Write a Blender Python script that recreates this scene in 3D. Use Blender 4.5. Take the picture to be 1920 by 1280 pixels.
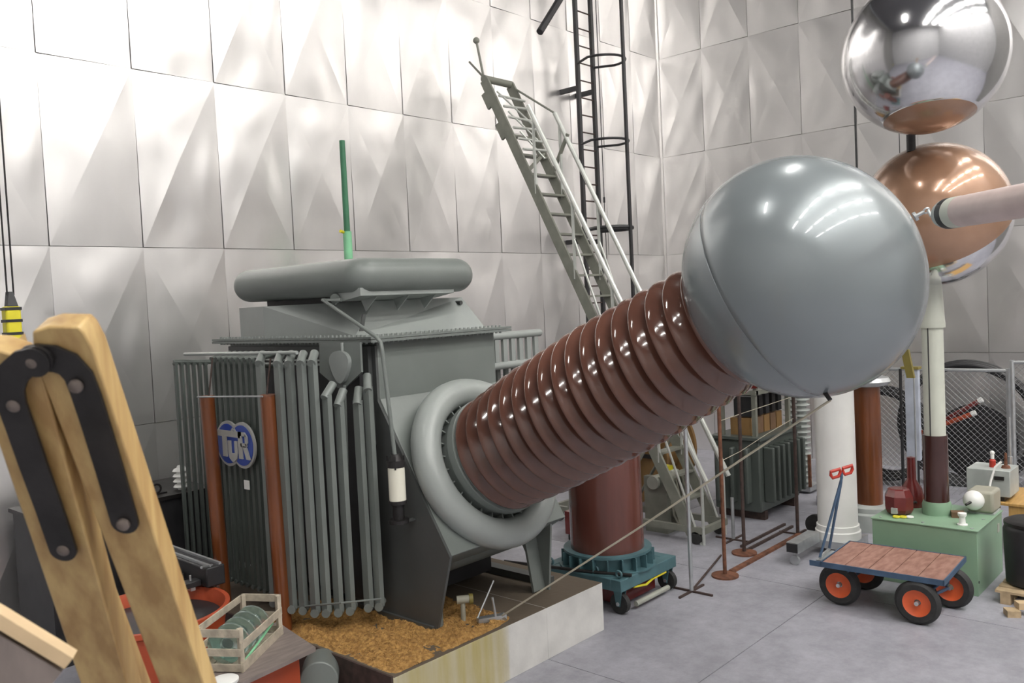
import bpy, math, random
from math import sin, cos, pi, radians, sqrt
from mathutils import Vector as V, Matrix, noise
random.seed(7)
S = bpy.context.scene
for o in list(bpy.data.objects): bpy.data.objects.remove(o)
COL = S.collection

# ------------------------------------------------------------------ camera
FPX, PITCH, ROLL, CH, TH = 1621.9, .0450, .0480, 3.177, .7362
_s, _c = sin(TH), cos(TH)
_r = V((_s, -_c, 0)); _f = V((_c, _s, 0)); _u = V((0, 0, 1))
CD = _f*cos(PITCH) - _u*sin(PITCH); _U0 = _u*cos(PITCH) + _f*sin(PITCH)
CR = _r*cos(ROLL) - _U0*sin(ROLL); CU = _r*sin(ROLL) + _U0*cos(ROLL)
CC = V((0, 0, CH))
cam = bpy.data.cameras.new('camera'); co = bpy.data.objects.new('camera', cam); COL.objects.link(co)
cam.sensor_width = 36; cam.lens = FPX*36/1920; cam.clip_start = .05; cam.clip_end = 200
m = Matrix((CR, CU, -CD)).transposed().to_4x4(); m.translation = CC; co.matrix_world = m
cam.dof.use_dof = True; cam.dof.focus_distance = 7.2; cam.dof.aperture_fstop = 7.0
S.camera = co
# ------------------------------------------------------------------ world, exposure
w = bpy.data.worlds.new('world'); S.world = w; w.use_nodes = True
w.node_tree.nodes['Background'].inputs[0].default_value = (.8, .85, .9, 1)
w.node_tree.nodes['Background'].inputs[1].default_value = .4
S.view_settings.view_transform = 'Standard'; S.view_settings.look = 'None'
S.view_settings.gamma = 1; S.view_settings.use_curve_mapping = False
S.view_settings.exposure = 0.35
LAMP = 53.0         # emission of the hall's fluorescent fixtures
CEIL = 13.5

def at(x, y, **k):          # pixel of the photograph -> point on the plane X=, Y=, z= (or at depth t)
    d = CD + CR*((x-960)/FPX) - CU*((y-640)/FPX)
    if 'z' in k: t = (k['z']-CH)/d.z
    elif 'X' in k: t = k['X']/d.x
    elif 'Y' in k: t = k['Y']/d.y
    elif 'pl' in k: t = (k['pl'][0]-CC).dot(k['pl'][1])/d.dot(k['pl'][1])
    else: t = k['t']
    return CC + d*t

# ------------------------------------------------------------------ materials
def mat(name, c, rough=.5, metal=0., var=.12, scale=4., bump=0., bscale=20., rvar=.0, coat=0., stretch=(1, 1, 1), trans=0., emis=None, c2=None, spec=.5):
    m = bpy.data.materials.new(name); m.use_nodes = True; nt = m.node_tree; N = nt.nodes; L = nt.links
    b = N['Principled BSDF']
    b.inputs['Roughness'].default_value = rough; b.inputs['Metallic'].default_value = metal
    b.inputs['Coat Weight'].default_value = coat; b.inputs['Transmission Weight'].default_value = trans
    b.inputs['Specular IOR Level'].default_value = spec
    if emis:
        b.inputs['Emission Color'].default_value = (*c, 1); b.inputs['Emission Strength'].default_value = emis
        b.inputs['Base Color'].default_value = (*c, 1); return m
    tc = N.new('ShaderNodeTexCoord'); mp = N.new('ShaderNodeMapping'); mp.inputs['Scale'].default_value = stretch
    L.new(tc.outputs['Object'], mp.inputs[0])
    n = N.new('ShaderNodeTexNoise'); n.inputs['Scale'].default_value = scale; n.inputs['Detail'].default_value = 6
    L.new(mp.outputs[0], n.inputs['Vector'])
    r = N.new('ShaderNodeValToRGB'); L.new(n.outputs['Fac'], r.inputs[0])
    d = c2 if c2 else tuple(x*(1-var) for x in c)
    e = c if c2 else tuple(min(1, x*(1+var)) for x in c)
    r.color_ramp.elements[0].position = .35; r.color_ramp.elements[1].position = .65
    r.color_ramp.elements[0].color = (*d, 1); r.color_ramp.elements[1].color = (*e, 1)
    L.new(r.outputs[0], b.inputs['Base Color'])
    if bump:
        n2 = N.new('ShaderNodeTexNoise'); n2.inputs['Scale'].default_value = bscale; n2.inputs['Detail'].default_value = 4
        L.new(mp.outputs[0], n2.inputs['Vector'])
        bp = N.new('ShaderNodeBump'); bp.inputs['Strength'].default_value = bump; bp.inputs['Distance'].default_value = .02
        L.new(n2.outputs['Fac'], bp.inputs['Height']); L.new(bp.outputs[0], b.inputs['Normal'])
    if rvar:
        mr = N.new('ShaderNodeMapRange'); mr.inputs[3].default_value = rough-rvar; mr.inputs[4].default_value = rough+rvar
        L.new(n.outputs['Fac'], mr.inputs[0]); L.new(mr.outputs[0], b.inputs['Roughness'])
    return m

MT = {}
MT['alu'] = mat('aluminium_sheet', (.80, .783, .77), .33, .88, .04, 1.6, .09, 1.6, .05, stretch=(1, 1, .5))
MT['alu_back'] = mat('dark_backing', (.22, .215, .205), .7)
MT['conc_floor'] = mat('painted_concrete_floor', (.345, .345, .385), .5, 0, .10, 1.2, .15, 30, .08)
MT['ceil'] = mat('ceiling_paint', (.16, .16, .17), .8)
MT['grey'] = mat('grey_enamel', (.180, .200, .188), .38, 0, .05, 2.5, .04, 60, .05)
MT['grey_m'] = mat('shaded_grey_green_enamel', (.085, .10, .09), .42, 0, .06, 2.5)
MT['grey_l'] = mat('pale_grey_enamel', (.31, .335, .32), .36, 0, .05, 2.5, .04, 60, .05)
MT['grey_d'] = mat('dark_grey_enamel', (.075, .08, .078), .42, 0, .08, 2.5)
MT['sphere'] = mat('blue_grey_enamel', (.235, .265, .275), .27, .25, .02, 2, coat=.3)
MT['porc'] = mat('brown_glazed_porcelain', (.120, .052, .036), .13, 0, .18, 1.5, coat=.5)
MT['orange'] = mat('orange_brown_tube', (.17, .050, .014), .3, 0, .25, 2, stretch=(3, 3, .5), coat=.4)
MT['brown_cyl'] = mat('red_brown_tube', (.13, .045, .034), .22, 0, .12, 2, stretch=(4, 4, .4), coat=.3)
MT['brown_dk'] = mat('dark_brown_tube', (.055, .02, .017), .2, 0, .12, 2, coat=.3)
MT['steel'] = mat('polished_steel', (.78, .78, .80), .12, 1., .03, 3)
MT['copper'] = mat('brown_lacquer', (.40, .235, .15), .2, .3, .08, 3, coat=.5)
MT['galv'] = mat('galvanised_steel', (.55, .57, .58), .4, .8, .1, 8)
MT['stair'] = mat('grey_green_steel', (.21, .215, .18), .5, 0, .1, 6)
MT['rail'] = mat('pale_aluminium_rail', (.62, .64, .60), .35, .5, .06, 6)
MT['black'] = mat('black_paint', (.022, .022, .024), .45, 0, .2, 5)
MT['iron'] = mat('black_iron', (.028, .026, .026), .42, .4, .3, 9, .08, 40)
MT['rubber'] = mat('tyre_rubber', (.028, .028, .028), .7, 0, .2, 12, .15, 50)
MT['rim_o'] = mat('orange_rim_paint', (.68, .115, .035), .4, 0, .08, 6)
MT['blue'] = mat('blue_cart_paint', (.055, .10, .17), .45, 0, .15, 8)
MT['teal'] = mat('teal_cart_paint', (.075, .16, .18), .5, 0, .15, 6)
MT['deck'] = mat('worn_red_plywood', (.36, .20, .155), .6, 0, .16, 7, .05, 40, stretch=(1, 3, 1), c2=(.24, .115, .085))
MT['green'] = mat('mint_green_paint', (.235, .37, .25), .42, 0, .05, 3)
MT['green_l'] = mat('light_green_rod', (.25, .60, .34), .45)
MT['green_d'] = mat('dark_green_rod', (.05, .19, .10), .45)
MT['white'] = mat('white_paint', (.86, .86, .83), .35, 0, .03, 3)
MT['cream'] = mat('cream_paint', (.57, .59, .51), .38, 0, .05, 3)
MT['creamdk'] = mat('dark_cream_paint', (.37, .38, .33), .45)  # darker cream for the name plate, bottom bar and winch drum
MT['beige'] = mat('beige_instrument', (.36, .35, .28), .5, 0, .06, 5)
MT['lightgrey'] = mat('light_grey_instrument', (.42, .45, .43), .45)
MT['maroon'] = mat('maroon_resin', (.15, .022, .020), .25, 0, .15, 4, coat=.3)
MT['redbr'] = mat('red_paint', (.44, .035, .02), .4)
MT['tub'] = mat('orange_red_plastic', (.44, .075, .028), .4, 0, .08, 3)
MT['rust'] = mat('rusty_iron', (.16, .065, .035), .75, 0, .35, 14, .2, 40)
MT['rustd'] = mat('dark_rusty_iron', (.06, .038, .032), .7, 0, .3, 14)
MT['rope'] = mat('pale_rope', (.50, .46, .36), .7)
MT['pink'] = mat('pink_wrapped_tube', (.62, .50, .47), .35, 0, .07, 6, .03, 30)
MT['wood'] = mat('varnished_wood', (.56, .39, .165), .42, 0, .12, 4.5, .06, 14, .05, stretch=(6, 6, .7), c2=(.36, .215, .08))
MT['wood_end'] = mat('pale_sawn_wood', (.62, .46, .28), .6, 0, .12, 6)
MT['wood_grey'] = mat('weathered_board', (.20, .165, .15), .6, 0, .15, 6, .1, 30, stretch=(1, 5, 1))
MT['crate'] = mat('grey_weathered_crate_wood', (.44, .385, .30), .7, 0, .2, 14, .15, 50)
MT['ply'] = mat('yellow_wood', (.50, .30, .10), .5, 0, .12, 5, stretch=(1, 6, 1))
MT['ochre'] = mat('ochre_crate_wood', (.26, .15, .055), .6, 0, .2, 3)
MT['rivet'] = mat('dull_rivet', (.20, .165, .145), .45, .5, .2, 20)
MT['pallet'] = mat('pallet_wood', (.48, .36, .22), .7, 0, .2, 9, .1, 30)
MT['glass'] = mat('green_tinted_glass', (.74, .90, .85), .05, 0, .05, 3, trans=.9)
MT['brglass'] = mat('milky_glass', (.80, .78, .66), .25, 0, .03, 4)
MT['yellow'] = mat('yellow_paint', (.70, .62, .03), .45)
MT['olive'] = mat('olive_yellow_fibreglass', (.22, .18, .045), .5)
MT['sign_blue'] = mat('blue_enamel', (.025, .065, .34), .4)
MT['sign_grey'] = mat('grey_enamel_sign', (.40, .40, .375), .4)
MT['pvc'] = mat('pale_blue_grey_plastic', (.48, .52, .60), .5)
MT['wire'] = mat('galvanised_wire', (.36, .37, .38), .5, .6)
MT['conc'] = mat('plinth_concrete', (.68, .67, .64), .75, 0, .10, 3, .2, 20)
MT['straw'] = mat('ochre_sawdust', (.54, .31, .095), .9, 0, .3, 30, .8, 60, c2=(.30, .155, .045))
MT['straw2'] = mat('pale_sawdust_chip', (.58, .34, .10), .9, 0, .3, 40)
MT['lamp'] = mat('fluorescent_tube', (1., .97, .93), emis=LAMP)
MT['cardboard'] = mat('cardboard', (.17, .10, .055), .8, 0, .2, 5)

# concrete of the plinth: yellow oil wash down the face for X < ~5.4, brown oily top
def plinth_material():
    m = MT['conc']; nt = m.node_tree; N = nt.nodes; L = nt.links; b = N['Principled BSDF']
    base = b.inputs['Base Color'].links[0].from_socket
    g = N.new('ShaderNodeNewGeometry'); sx = N.new('ShaderNodeSeparateXYZ'); L.new(g.outputs['Position'], sx.inputs[0])
    sn = N.new('ShaderNodeSeparateXYZ'); L.new(g.outputs['Normal'], sn.inputs[0])
    mp = N.new('ShaderNodeMapping'); mp.inputs['Scale'].default_value = (9, 3, .8); L.new(g.outputs['Position'], mp.inputs[0])
    n = N.new('ShaderNodeTexNoise'); n.inputs['Scale'].default_value = 1.2; n.inputs['Detail'].default_value = 5; L.new(mp.outputs[0], n.inputs['Vector'])
    def mth(op, a, bb):
        q = N.new('ShaderNodeMath'); q.operation = op
        for i, v in enumerate((a, bb)):
            if isinstance(v, (int, float)): q.inputs[i].default_value = v
            else: L.new(v, q.inputs[i])
        return q.outputs[0]
    edge = mth('ADD', sx.outputs['X'], mth('MULTIPLY', n.outputs['Fac'], .35))
    mr = N.new('ShaderNodeMapRange'); mr.inputs[1].default_value = 5.42; mr.inputs[2].default_value = 5.28; L.new(edge, mr.inputs[0])
    amt = mth('MULTIPLY', mr.outputs[0], mth('ADD', mth('MULTIPLY', n.outputs['Fac'], .9), .25))
    mx = N.new('ShaderNodeMix'); mx.data_type = 'RGBA'; mx.inputs[7].default_value = (.44, .36, .11, 1)
    L.new(amt, mx.inputs[0]); L.new(base, mx.inputs[6])
    mt = N.new('ShaderNodeMix'); mt.data_type = 'RGBA'; mt.inputs[7].default_value = (.125, .098, .07, 1)
    top = N.new('ShaderNodeMapRange'); top.inputs[1].default_value = .7; top.inputs[2].default_value = .9; L.new(sn.outputs['Z'], top.inputs[0])
    L.new(top.outputs[0], mt.inputs[0]); L.new(mx.outputs[2], mt.inputs[6]); L.new(mt.outputs[2], b.inputs['Base Color'])
plinth_material()

# floor: scuffed, patchy grey paint
def floor_material():
    m = MT['conc_floor']; nt = m.node_tree; N = nt.nodes; L = nt.links; b = N['Principled BSDF']
    base = b.inputs['Base Color'].links[0].from_socket
    g = N.new('ShaderNodeNewGeometry')
    n = N.new('ShaderNodeTexNoise'); n.inputs['Scale'].default_value = 5; n.inputs['Detail'].default_value = 8; n.inputs['Roughness'].default_value = .75; L.new(g.outputs['Position'], n.inputs['Vector'])
    r = N.new('ShaderNodeValToRGB'); r.color_ramp.elements[0].position = .35; r.color_ramp.elements[1].position = .7
    r.color_ramp.elements[0].color = (.78, .78, .78, 1); r.color_ramp.elements[1].color = (1.12, 1.12, 1.12, 1); L.new(n.outputs['Fac'], r.inputs[0])
    mx = N.new('ShaderNodeMix'); mx.data_type = 'RGBA'; mx.blend_type = 'MULTIPLY'; mx.inputs[0].default_value = 1
    L.new(base, mx.inputs[6]); L.new(r.outputs[0], mx.inputs[7]); L.new(mx.outputs[2], b.inputs['Base Color'])
floor_material()

# ------------------------------------------------------------------ object helpers
ORG = {}
def tag(o, label=None, cat=None, group=None, kind=None):
    if label: o['label'] = label
    if cat: o['category'] = cat
    if group: o['group'] = group
    if kind: o['kind'] = kind
    return o
def empty(name, loc, label=None, cat=None, group=None):
    o = bpy.data.objects.new(name, None); o.empty_display_size = .1; COL.objects.link(o)
    o.location = loc; ORG[o.name] = V(loc); return tag(o, label, cat, group)
def dup(o, parent=None, off=(0, 0, 0)):
    c = o.copy(); COL.objects.link(c)
    if parent: c.parent = parent
    c.location = V(o.location) + V(off)
    ORG[c.name] = ORG[o.name] + V(off)
    for ch in list(o.children): dup_child(ch, c)
    return c
def dup_child(ch, p):
    c = ch.copy(); COL.objects.link(c); c.parent = p; ORG[c.name] = ORG[p.name]
    for g in list(ch.children): dup_child(g, c)

class MB:
    def __init__(s): s.v = []; s.f = []; s.mi = None
    def add(s, vs, fs):
        n = len(s.v); s.v += [V(p) for p in vs]; s.f += [tuple(i+n for i in f) for f in fs]; return s
    def hexa(s, p): return s.add(p, [(0, 3, 2, 1), (4, 5, 6, 7), (0, 1, 5, 4), (1, 2, 6, 5), (2, 3, 7, 6), (3, 0, 4, 7)])
    def box(s, x0, y0, z0, x1, y1, z1):
        x0, x1 = min(x0, x1), max(x0, x1); y0, y1 = min(y0, y1), max(y0, y1); z0, z1 = min(z0, z1), max(z0, z1)
        return s.hexa([(x0, y0, z0), (x1, y0, z0), (x1, y1, z0), (x0, y1, z0), (x0, y0, z1), (x1, y0, z1), (x1, y1, z1), (x0, y1, z1)])
    def obox(s, c, a, b, d):
        c, a, b, d = V(c), V(a), V(b), V(d)
        return s.hexa([c-a-b-d, c+a-b-d, c+a+b-d, c-a+b-d, c-a-b+d, c+a-b+d, c+a+b+d, c-a+b+d])
    def prism(s, poly, off):
        poly = [V(p) for p in poly]; off = V(off); n = len(poly)
        s.add(poly + [p+off for p in poly], [tuple(range(n))[::-1], tuple(range(n, 2*n))] + [(i, (i+1) % n, (i+1) % n+n, i+n) for i in range(n)])
        return s
    def cyl(s, p0, p1, r0, r1=None, n=16):
        p0, p1 = V(p0), V(p1); r1 = r0 if r1 is None else r1
        d = (p1-p0); return s.lathe(p0, d, [(0, r0), (d.length, r1)], n)
    def lathe(s, o, ax, prof, n=24, caps=True):
        o = V(o); ax = V(ax).normalized(); a = ax.orthogonal().normalized(); b = ax.cross(a)
        vs = []; fs = []
        for (h, r) in prof:
            for i in range(n):
                t = 2*pi*i/n; vs.append(o + ax*h + (a*cos(t) + b*sin(t))*max(r, 1e-4))
        for k in range(len(prof)-1):
            for i in range(n):
                j = (i+1) % n; fs.append((k*n+i, k*n+j, (k+1)*n+j, (k+1)*n+i))
        if caps: fs += [tuple(range(n))[::-1], tuple(range((len(prof)-1)*n, len(prof)*n))]
        return s.add(vs, fs)
    def tube(s, pts, r, n=8, closed=False):
        pts = [V(p) for p in pts]; m = len(pts); vs = []; fs = []
        t0 = (pts[1]-pts[0]).normalized(); a = t0.orthogonal().normalized()
        for i, p in enumerate(pts):
            q0 = pts[i-1] if (i > 0 or closed) else p; q1 = pts[(i+1) % m] if (i < m-1 or closed) else p
            t = (q1-q0).normalized(); a = (a - t*a.dot(t)).normalized(); b = t.cross(a)
            for k in range(n):
                an = 2*pi*k/n; vs.append(p + (a*cos(an)+b*sin(an))*r)
        for i in range(m if closed else m-1):
            i2 = (i+1) % m
            for k in range(n):
                k2 = (k+1) % n; fs.append((i*n+k, i*n+k2, i2*n+k2, i2*n+k))
        if not closed: fs += [tuple(range(n))[::-1], tuple(range((m-1)*n, m*n))]
        return s.add(vs, fs)
    def sphere(s, c, R, n=24, ax=(0, 0, 1), h0=-1., h1=1., rings=None):
        rings = rings or n//2
        a0, a1 = math.acos(max(-1, min(1, -h0))), math.acos(max(-1, min(1, -h1)))
        prof = [(-R*cos(a0+(a1-a0)*i/rings), R*sin(a0+(a1-a0)*i/rings)) for i in range(rings+1)]
        return s.lathe(c, ax, prof, n)
    def torus(s, c, ax, R, r, n=48, m=14):
        c = V(c); ax = V(ax).normalized(); a = ax.orthogonal().normalized(); b = ax.cross(a); vs = []; fs = []
        for i in range(n):
            t = 2*pi*i/n; d = a*cos(t)+b*sin(t)
            for k in range(m):
                q = 2*pi*k/m; vs.append(c + d*(R+r*cos(q)) + ax*(r*sin(q)))
        for i in range(n):
            for k in range(m):
                fs.append((i*m+k, ((i+1) % n)*m+k, ((i+1) % n)*m+(k+1) % m, i*m+(k+1) % m))
        return s.add(vs, fs)
    def build(s, name, material, parent=None, org=None, smooth=35, bevel=0, **tags):
        if parent is not None: org = ORG[parent.name]
        elif org is None:
            xs = [p.x for p in s.v]; ys = [p.y for p in s.v]; org = V(((min(xs)+max(xs))/2, (min(ys)+max(ys))/2, min(p.z for p in s.v)))
        org = V(org)
        me = bpy.data.meshes.new(name); me.from_pydata([p-org for p in s.v], [], s.f)
        import bmesh
        b = bmesh.new(); b.from_mesh(me); bmesh.ops.recalc_face_normals(b, faces=b.faces); b.to_mesh(me); b.free()
        if smooth:
            me.shade_smooth(); me.set_sharp_from_angle(angle=radians(smooth))
        me.materials.append(MT[material])
        o = bpy.data.objects.new(name, me); COL.objects.link(o)
        if parent is not None: o.parent = parent
        else: o.location = org
        ORG[o.name] = org
        if bevel:
            md = o.modifiers.new('bevel', 'BEVEL'); md.width = bevel; md.segments = 2; md.limit_method = 'ANGLE'
        return tag(o, **tags)
def piece(name, material, parent, bevel=0, **k):
    return lambda mb: mb.build(name, material, parent, bevel=bevel, **k)

# ================================================================== the hall
XB, YA, X0, Y0 = 15.53, 9.67, -7.0, -9.0
CZS = (-.004, .013, -.004, .013)     # two opposite corners stand proud, so one diagonal reads as the main fold
def facet_panel(wd, ht, depth, seed):      # cross-broken sheet panel: four buckled facets and a rolled rim, in local u,v,n
    rnd = random.Random(seed); vs = []; fs = []
    g = .003; c = [(g, g), (wd-g, g), (wd-g, ht-g), (g, ht-g)]
    apex = V((wd/2+rnd.uniform(-.02, .02), ht/2+rnd.uniform(-.05, .05), depth*rnd.uniform(.75, 1.2)))
    n = 10
    for k in range(4):
        A = V((*c[k], CZS[k])); B = V((*c[(k+1) % 4], CZS[(k+1) % 4])); base = len(vs); idx = {}
        for i in range(n+1):
            for j in range(n+1-i):
                a, b = i/n, j/n; p = A*(1-a-b) + B*a + apex*b
                q = 27*a*b*(1-a-b)
                e = 4*a*(1-a) if j == 0 else 0
                p.z += q*((noise.noise(V((p.x*2.1+seed*7, p.y*1.5, seed)))*.026+noise.noise(V((p.x*5+seed*3, p.y*4, seed)))*.003)) + e*rnd.uniform(-.002, .003)
                idx[i, j] = base+len(idx); vs.append(p)
        for i in range(n):
            for j in range(n-i):
                fs.append((idx[i, j], idx[i+1, j], idx[i, j+1]))
                if i+j < n-1: fs.append((idx[i+1, j], idx[i+1, j+1], idx[i, j+1]))
    # folded edge back to the wall
    base = len(vs)
    for (x, y), zz in zip(c, CZS): vs.append(V((x, y, zz)))
    for x, y in c: vs.append(V((x, y, -.03)))
    for k in range(4): fs.append((base+k, base+(k+1) % 4, base+4+(k+1) % 4, base+4+k))
    return vs, fs
PW, PH = 1.0, 2.0
variants = [facet_panel(PW, PH, .031, s) for s in range(7)]
def wall(name, origin, udir, ndir, i0, i1, j0, j1, length, height):
    o, u, n, z = V(origin), V(udir), V(ndir), V((0, 0, 1))
    b = MB(); a0 = o - n*.05
    b.hexa([a0-n*.2, a0-n*.2+u*length, a0+u*length, a0, a0-n*.2+z*height, a0-n*.2+u*length+z*height, a0+u*length+z*height, a0+z*height])
    wl = b.build(name, 'alu_back', org=o, kind='structure')
    meshes = []
    for vs, fs in variants:
        me = bpy.data.meshes.new('panel'); me.from_pydata([u*p.x + z*p.y + n*p.z for p in vs], [], fs)
        import bmesh
        bb = bmesh.new(); bb.from_mesh(me)
        for f in bb.faces:
            if f.normal.dot(n) < 0 and len(f.verts) == 3: f.normal_flip()
        bb.to_mesh(me); bb.free()
        me.shade_smooth(); me.set_sharp_from_angle(angle=radians(40)); me.materials.append(MT['alu']); meshes.append(me)
    rnd = random.Random(hash(name) % 97 if False else len(name))
    for i in range(i0, i1):
        for j in range(j0, j1):
            p = bpy.data.objects.new('panel', meshes[rnd.randrange(7)]); COL.objects.link(p); p.parent = wl
            p.location = u*(i*PW) + z*(j*PH)
    return wl
# wall_left: behind the transformer (y = YA); wall_right: x = XB; both cornered at (XB, YA)
wl = wall('wall_left', (XB, YA, 0), (-1, 0, 0), (0, -1, 0), 0, 16, 0, 6, XB-X0, CEIL)
wr = wall('wall_right', (XB, YA, 0), (0, -1, 0), (-1, 0, 0), 0, 10, 0, 6, YA-Y0, CEIL)
MT['plain_alu'] = mat('plain_aluminium', (.56, .56, .56), .6, .2, .08, 1.5)
MB().box(X0-.2, Y0, 0, X0, YA, CEIL).build('wall_back', 'plain_alu', kind='structure')
MB().box(X0, Y0-.2, 0, XB, Y0, CEIL).build('wall_front', 'plain_alu', kind='structure')
MB().box(X0, Y0, CEIL, XB, YA, CEIL+.2).build('ceiling', 'ceil', kind='structure')
# floor of cast slabs with open joints
fl = MB().box(X0, Y0, -.3, XB, YA, -.012).build('floor', 'alu_back', kind='structure')
xs = [X0, -3.28, -.28, 2.72, 5.72, 8.72, 11.72, XB]; ys = [Y0, -5.37, -2.37, .63, 3.63, 6.63, YA]
for i in range(len(xs)-1):
    for j in range(len(ys)-1):
        g = .004
        MB().box(xs[i]+g, ys[j]+g, -.10, xs[i+1]-g, ys[j+1]-g, 0).build('slab', 'conc_floor', fl)
# joint cover angle in the corner between the two clad walls
MB().prism([(XB, YA, 0), (XB-.05, YA, 0), (XB-.055, YA-.055, 0), (XB, YA-.05, 0)], (0, 0, CEIL)).build('trim_1', 'alu', kind='structure')

# strip lights under the ceiling
fx = None
for lx in (-2.2, .9, 4., 7.1, 10.2, 13.3):
    for ly in (-7.6, -4.6, -1.6, 4.2):
        if ly > 4 and lx not in (.9, 10.2): continue
        if fx is None:
            t = empty('strip_light', (lx, ly, CEIL-.5), 'first strip light from the left in the rearmost row under the hall ceiling', 'lamp', 'strip lights under the ceiling')
            MB().box(lx-1.15, ly-.2, CEIL-.48, lx+1.15, ly+.2, CEIL-.40).build('housing', 'lightgrey', t)
            MB().box(lx-1.12, ly-.17, CEIL-.50, lx+1.12, ly+.17, CEIL-.481).build('diffuser', 'lamp', t)
            MB().cyl((lx-.9, ly, CEIL-.4), (lx-.9, ly, CEIL), .01, n=6).build('hanger', 'galv', t)
            MB().cyl((lx+.9, ly, CEIL-.4), (lx+.9, ly, CEIL), .01, n=6).build('hanger', 'galv', t)
            fx = t; f0 = V((lx, ly, 0))
        else:
            o_ = dup(fx, None, V((lx, ly, 0))-f0)
            o_['label'] = '%s strip light from the left in the %s row under the hall ceiling' % (dict(zip((-2.2, .9, 4., 7.1, 10.2, 13.3), ('first', 'second', 'third', 'fourth', 'fifth', 'sixth')))[lx], {-7.6: 'rearmost', -4.6: 'second rearmost', -1.6: 'middle', 4.2: 'short nearest'}[ly])

# ================================================================== concrete plinth
PX0, PX1, PY0, PY1, PZ = 3.95, 6.56, 4.93, 8.42, .46
t = empty('concrete_plinth', (5.25, 6.9, 0), 'low concrete plinth with a yellow oil wash under the big grey transformer', 'plinth')
MB().box(PX0+.02, PY0, 0, 5.7245, PY1, PZ).build('concrete_block', 'conc', t, bevel=.003)
MB().box(5.7255, PY0, 0, PX1, PY1, PZ).build('concrete_block', 'conc', t, bevel=.003)
MB().box(PX0, PY0+.01, 0, PX0+.02, PY1, PZ+.012).build('edge_angle', 'rustd', t, label='dark steel edge angle')
# sawdust heap
hb = MB(); nx, ny = 90, 70; X_0, X_1, Y_0, Y_1 = 3.99, 5.55, 4.97, 6.7
vs = []
for j in range(ny+1):
    for i in range(nx+1):
        x = X_0+(X_1-X_0)*i/nx; y = Y_0+(Y_1-Y_0)*j/ny
        d = 1 - (max(0, (x-4.75)/.72))**2 - (max(0, (5.08+.25*max(0, 4.9-x)*0-y)/.12))**2
        e = min(1, (x-X_0)/.12)
        h = .075*max(0, d)*e*(.6+.9*noise.noise(V((x*3, y*3, 1))) + .28*noise.noise(V((x*14, y*14, 3))) + .22*noise.noise(V((x*38, y*38, 5))))
        vs.append((x, y, PZ + max(-.004, h-.006)))
hb.add(vs, [(j*(nx+1)+i, j*(nx+1)+i+1, (j+1)*(nx+1)+i+1, (j+1)*(nx+1)+i) for j in range(ny) for i in range(nx)])
rnd = random.Random(3)
for k in range(5200):
    i, j = rnd.randrange(nx), rnd.randrange(ny); p = V(vs[j*(nx+1)+i])
    if p.z < PZ+.004: continue
    a = V((rnd.uniform(-1, 1), rnd.uniform(-1, 1), rnd.uniform(-.4, .7))).normalized()*rnd.uniform(.006, .016); b = a.orthogonal().normalized()*.004
    hb.add([p-a-b+V((0, 0, .004)), p+a-b+V((0, 0, .004)), p+a+b+V((0, 0, .004)), p-a+b+V((0, 0, .004))], [(0, 1, 2, 3)])
hb.build('sawdust', 'straw', smooth=0, label='ochre oil-soaked sawdust heaped on the concrete plinth', cat='sawdust', kind='stuff')

# ================================================================== transformer
TX0, TX1, TYF, TYB, TZ = 4.73, 6.25, 5.88, 8.30, 2.93
T = empty('power_transformer', (5.49, 7.0, PZ), 'huge grey power transformer with a slanted brown bushing ending in a big grey sphere', 'transformer')
MB().prism([(TX0+.02, TYB, .95), (TX0+.02, TYF, .95), (TX0+.02, TYF, TZ), (TX0+.02, TYB, TZ)], (TX1-TX0-.04, 0, 0)).build('tank', 'grey', T, bevel=.012)
# turret: sloped face, underside, cheek plates with feet
AXD = V((0, -cos(radians(26.3)), sin(radians(26.3))))
side = [(TYF+.3, 2.60), (TYF, 2.38), (5.07, 1.144), (5.28, PZ+.0), (6.35, PZ+.0), (6.35, .8), (6.6, 2.6)]
MB().prism([(TX0-.005, TYB, .60), (TX0-.005, TYB, 2.86), (TX0-.005, TYF, 2.86), (TX0-.005, TYF, 2.38), (TX0-.005, 5.07, 1.144), (TX0-.005, 5.28, PZ), (TX0-.005, 6.3, PZ), (TX0-.005, 6.5, .60)], (.026, 0, 0)).build('side_plate', 'grey_d', T, label='dark grey side plate with foot')
MB().prism([(TX1-.14, 5.85, 1.0), (TX1-.14, 5.16, 1.16), (TX1-.14, 5.22, PZ), (TX1-.14, 5.32, PZ), (TX1-.14, 5.62, 1.0), (TX1-.14, 6.2, 1.0)], (.026, 0, 0)).build('side_plate', 'grey', T)
MB().prism([(TX0+.02, TYF, 2.40), (TX0+.02, 5.075, 1.15), (TX0+.02, 5.35, .98), (TX0+.02, TYF, .96)], (TX1-TX0-.04, 0, 0)).build('turret', 'grey', T, bevel=.006)
MB().lathe((TX0+.03, 5.75, 1.12), (1, 0, 0), [(0, .34), (TX1-TX0-.06, .34)], 32).build('drum_underside', 'grey', T)
MB().obox((TX1-.21, 5.33, .78), (.09, 0, 0), V((0, .055, .31)), V((0, .012, -.003))).build('foot_flange', 'grey', T)
MB().box(TX0-.03, 5.30, PZ+.0, TX0+.10, 7.9, PZ+.07).build('skid', 'grey_d', T)
MB().box(TX1-.08, 5.30, PZ+.0, TX1+.04, 7.9, PZ+.07).build('skid', 'grey_d', T)
MB().cyl((TX0+.045, 5.31, PZ), (TX0+.045, 5.31, PZ+.20), .045, .045, 12).build('jacking_pad', 'grey', T)
MB().box(4.80, 5.95, .53, 6.1, 8.1, .95).build('under_tank_shade', 'black', T)  # added black block standing in for the shade beneath the tank
# vertical reinforcing strips at the corner
MB().box(TX0-.045, TYF+.05, 2.0, TX0, TYF+.12, 2.86).build('stiffener', 'grey_d', T)
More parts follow.
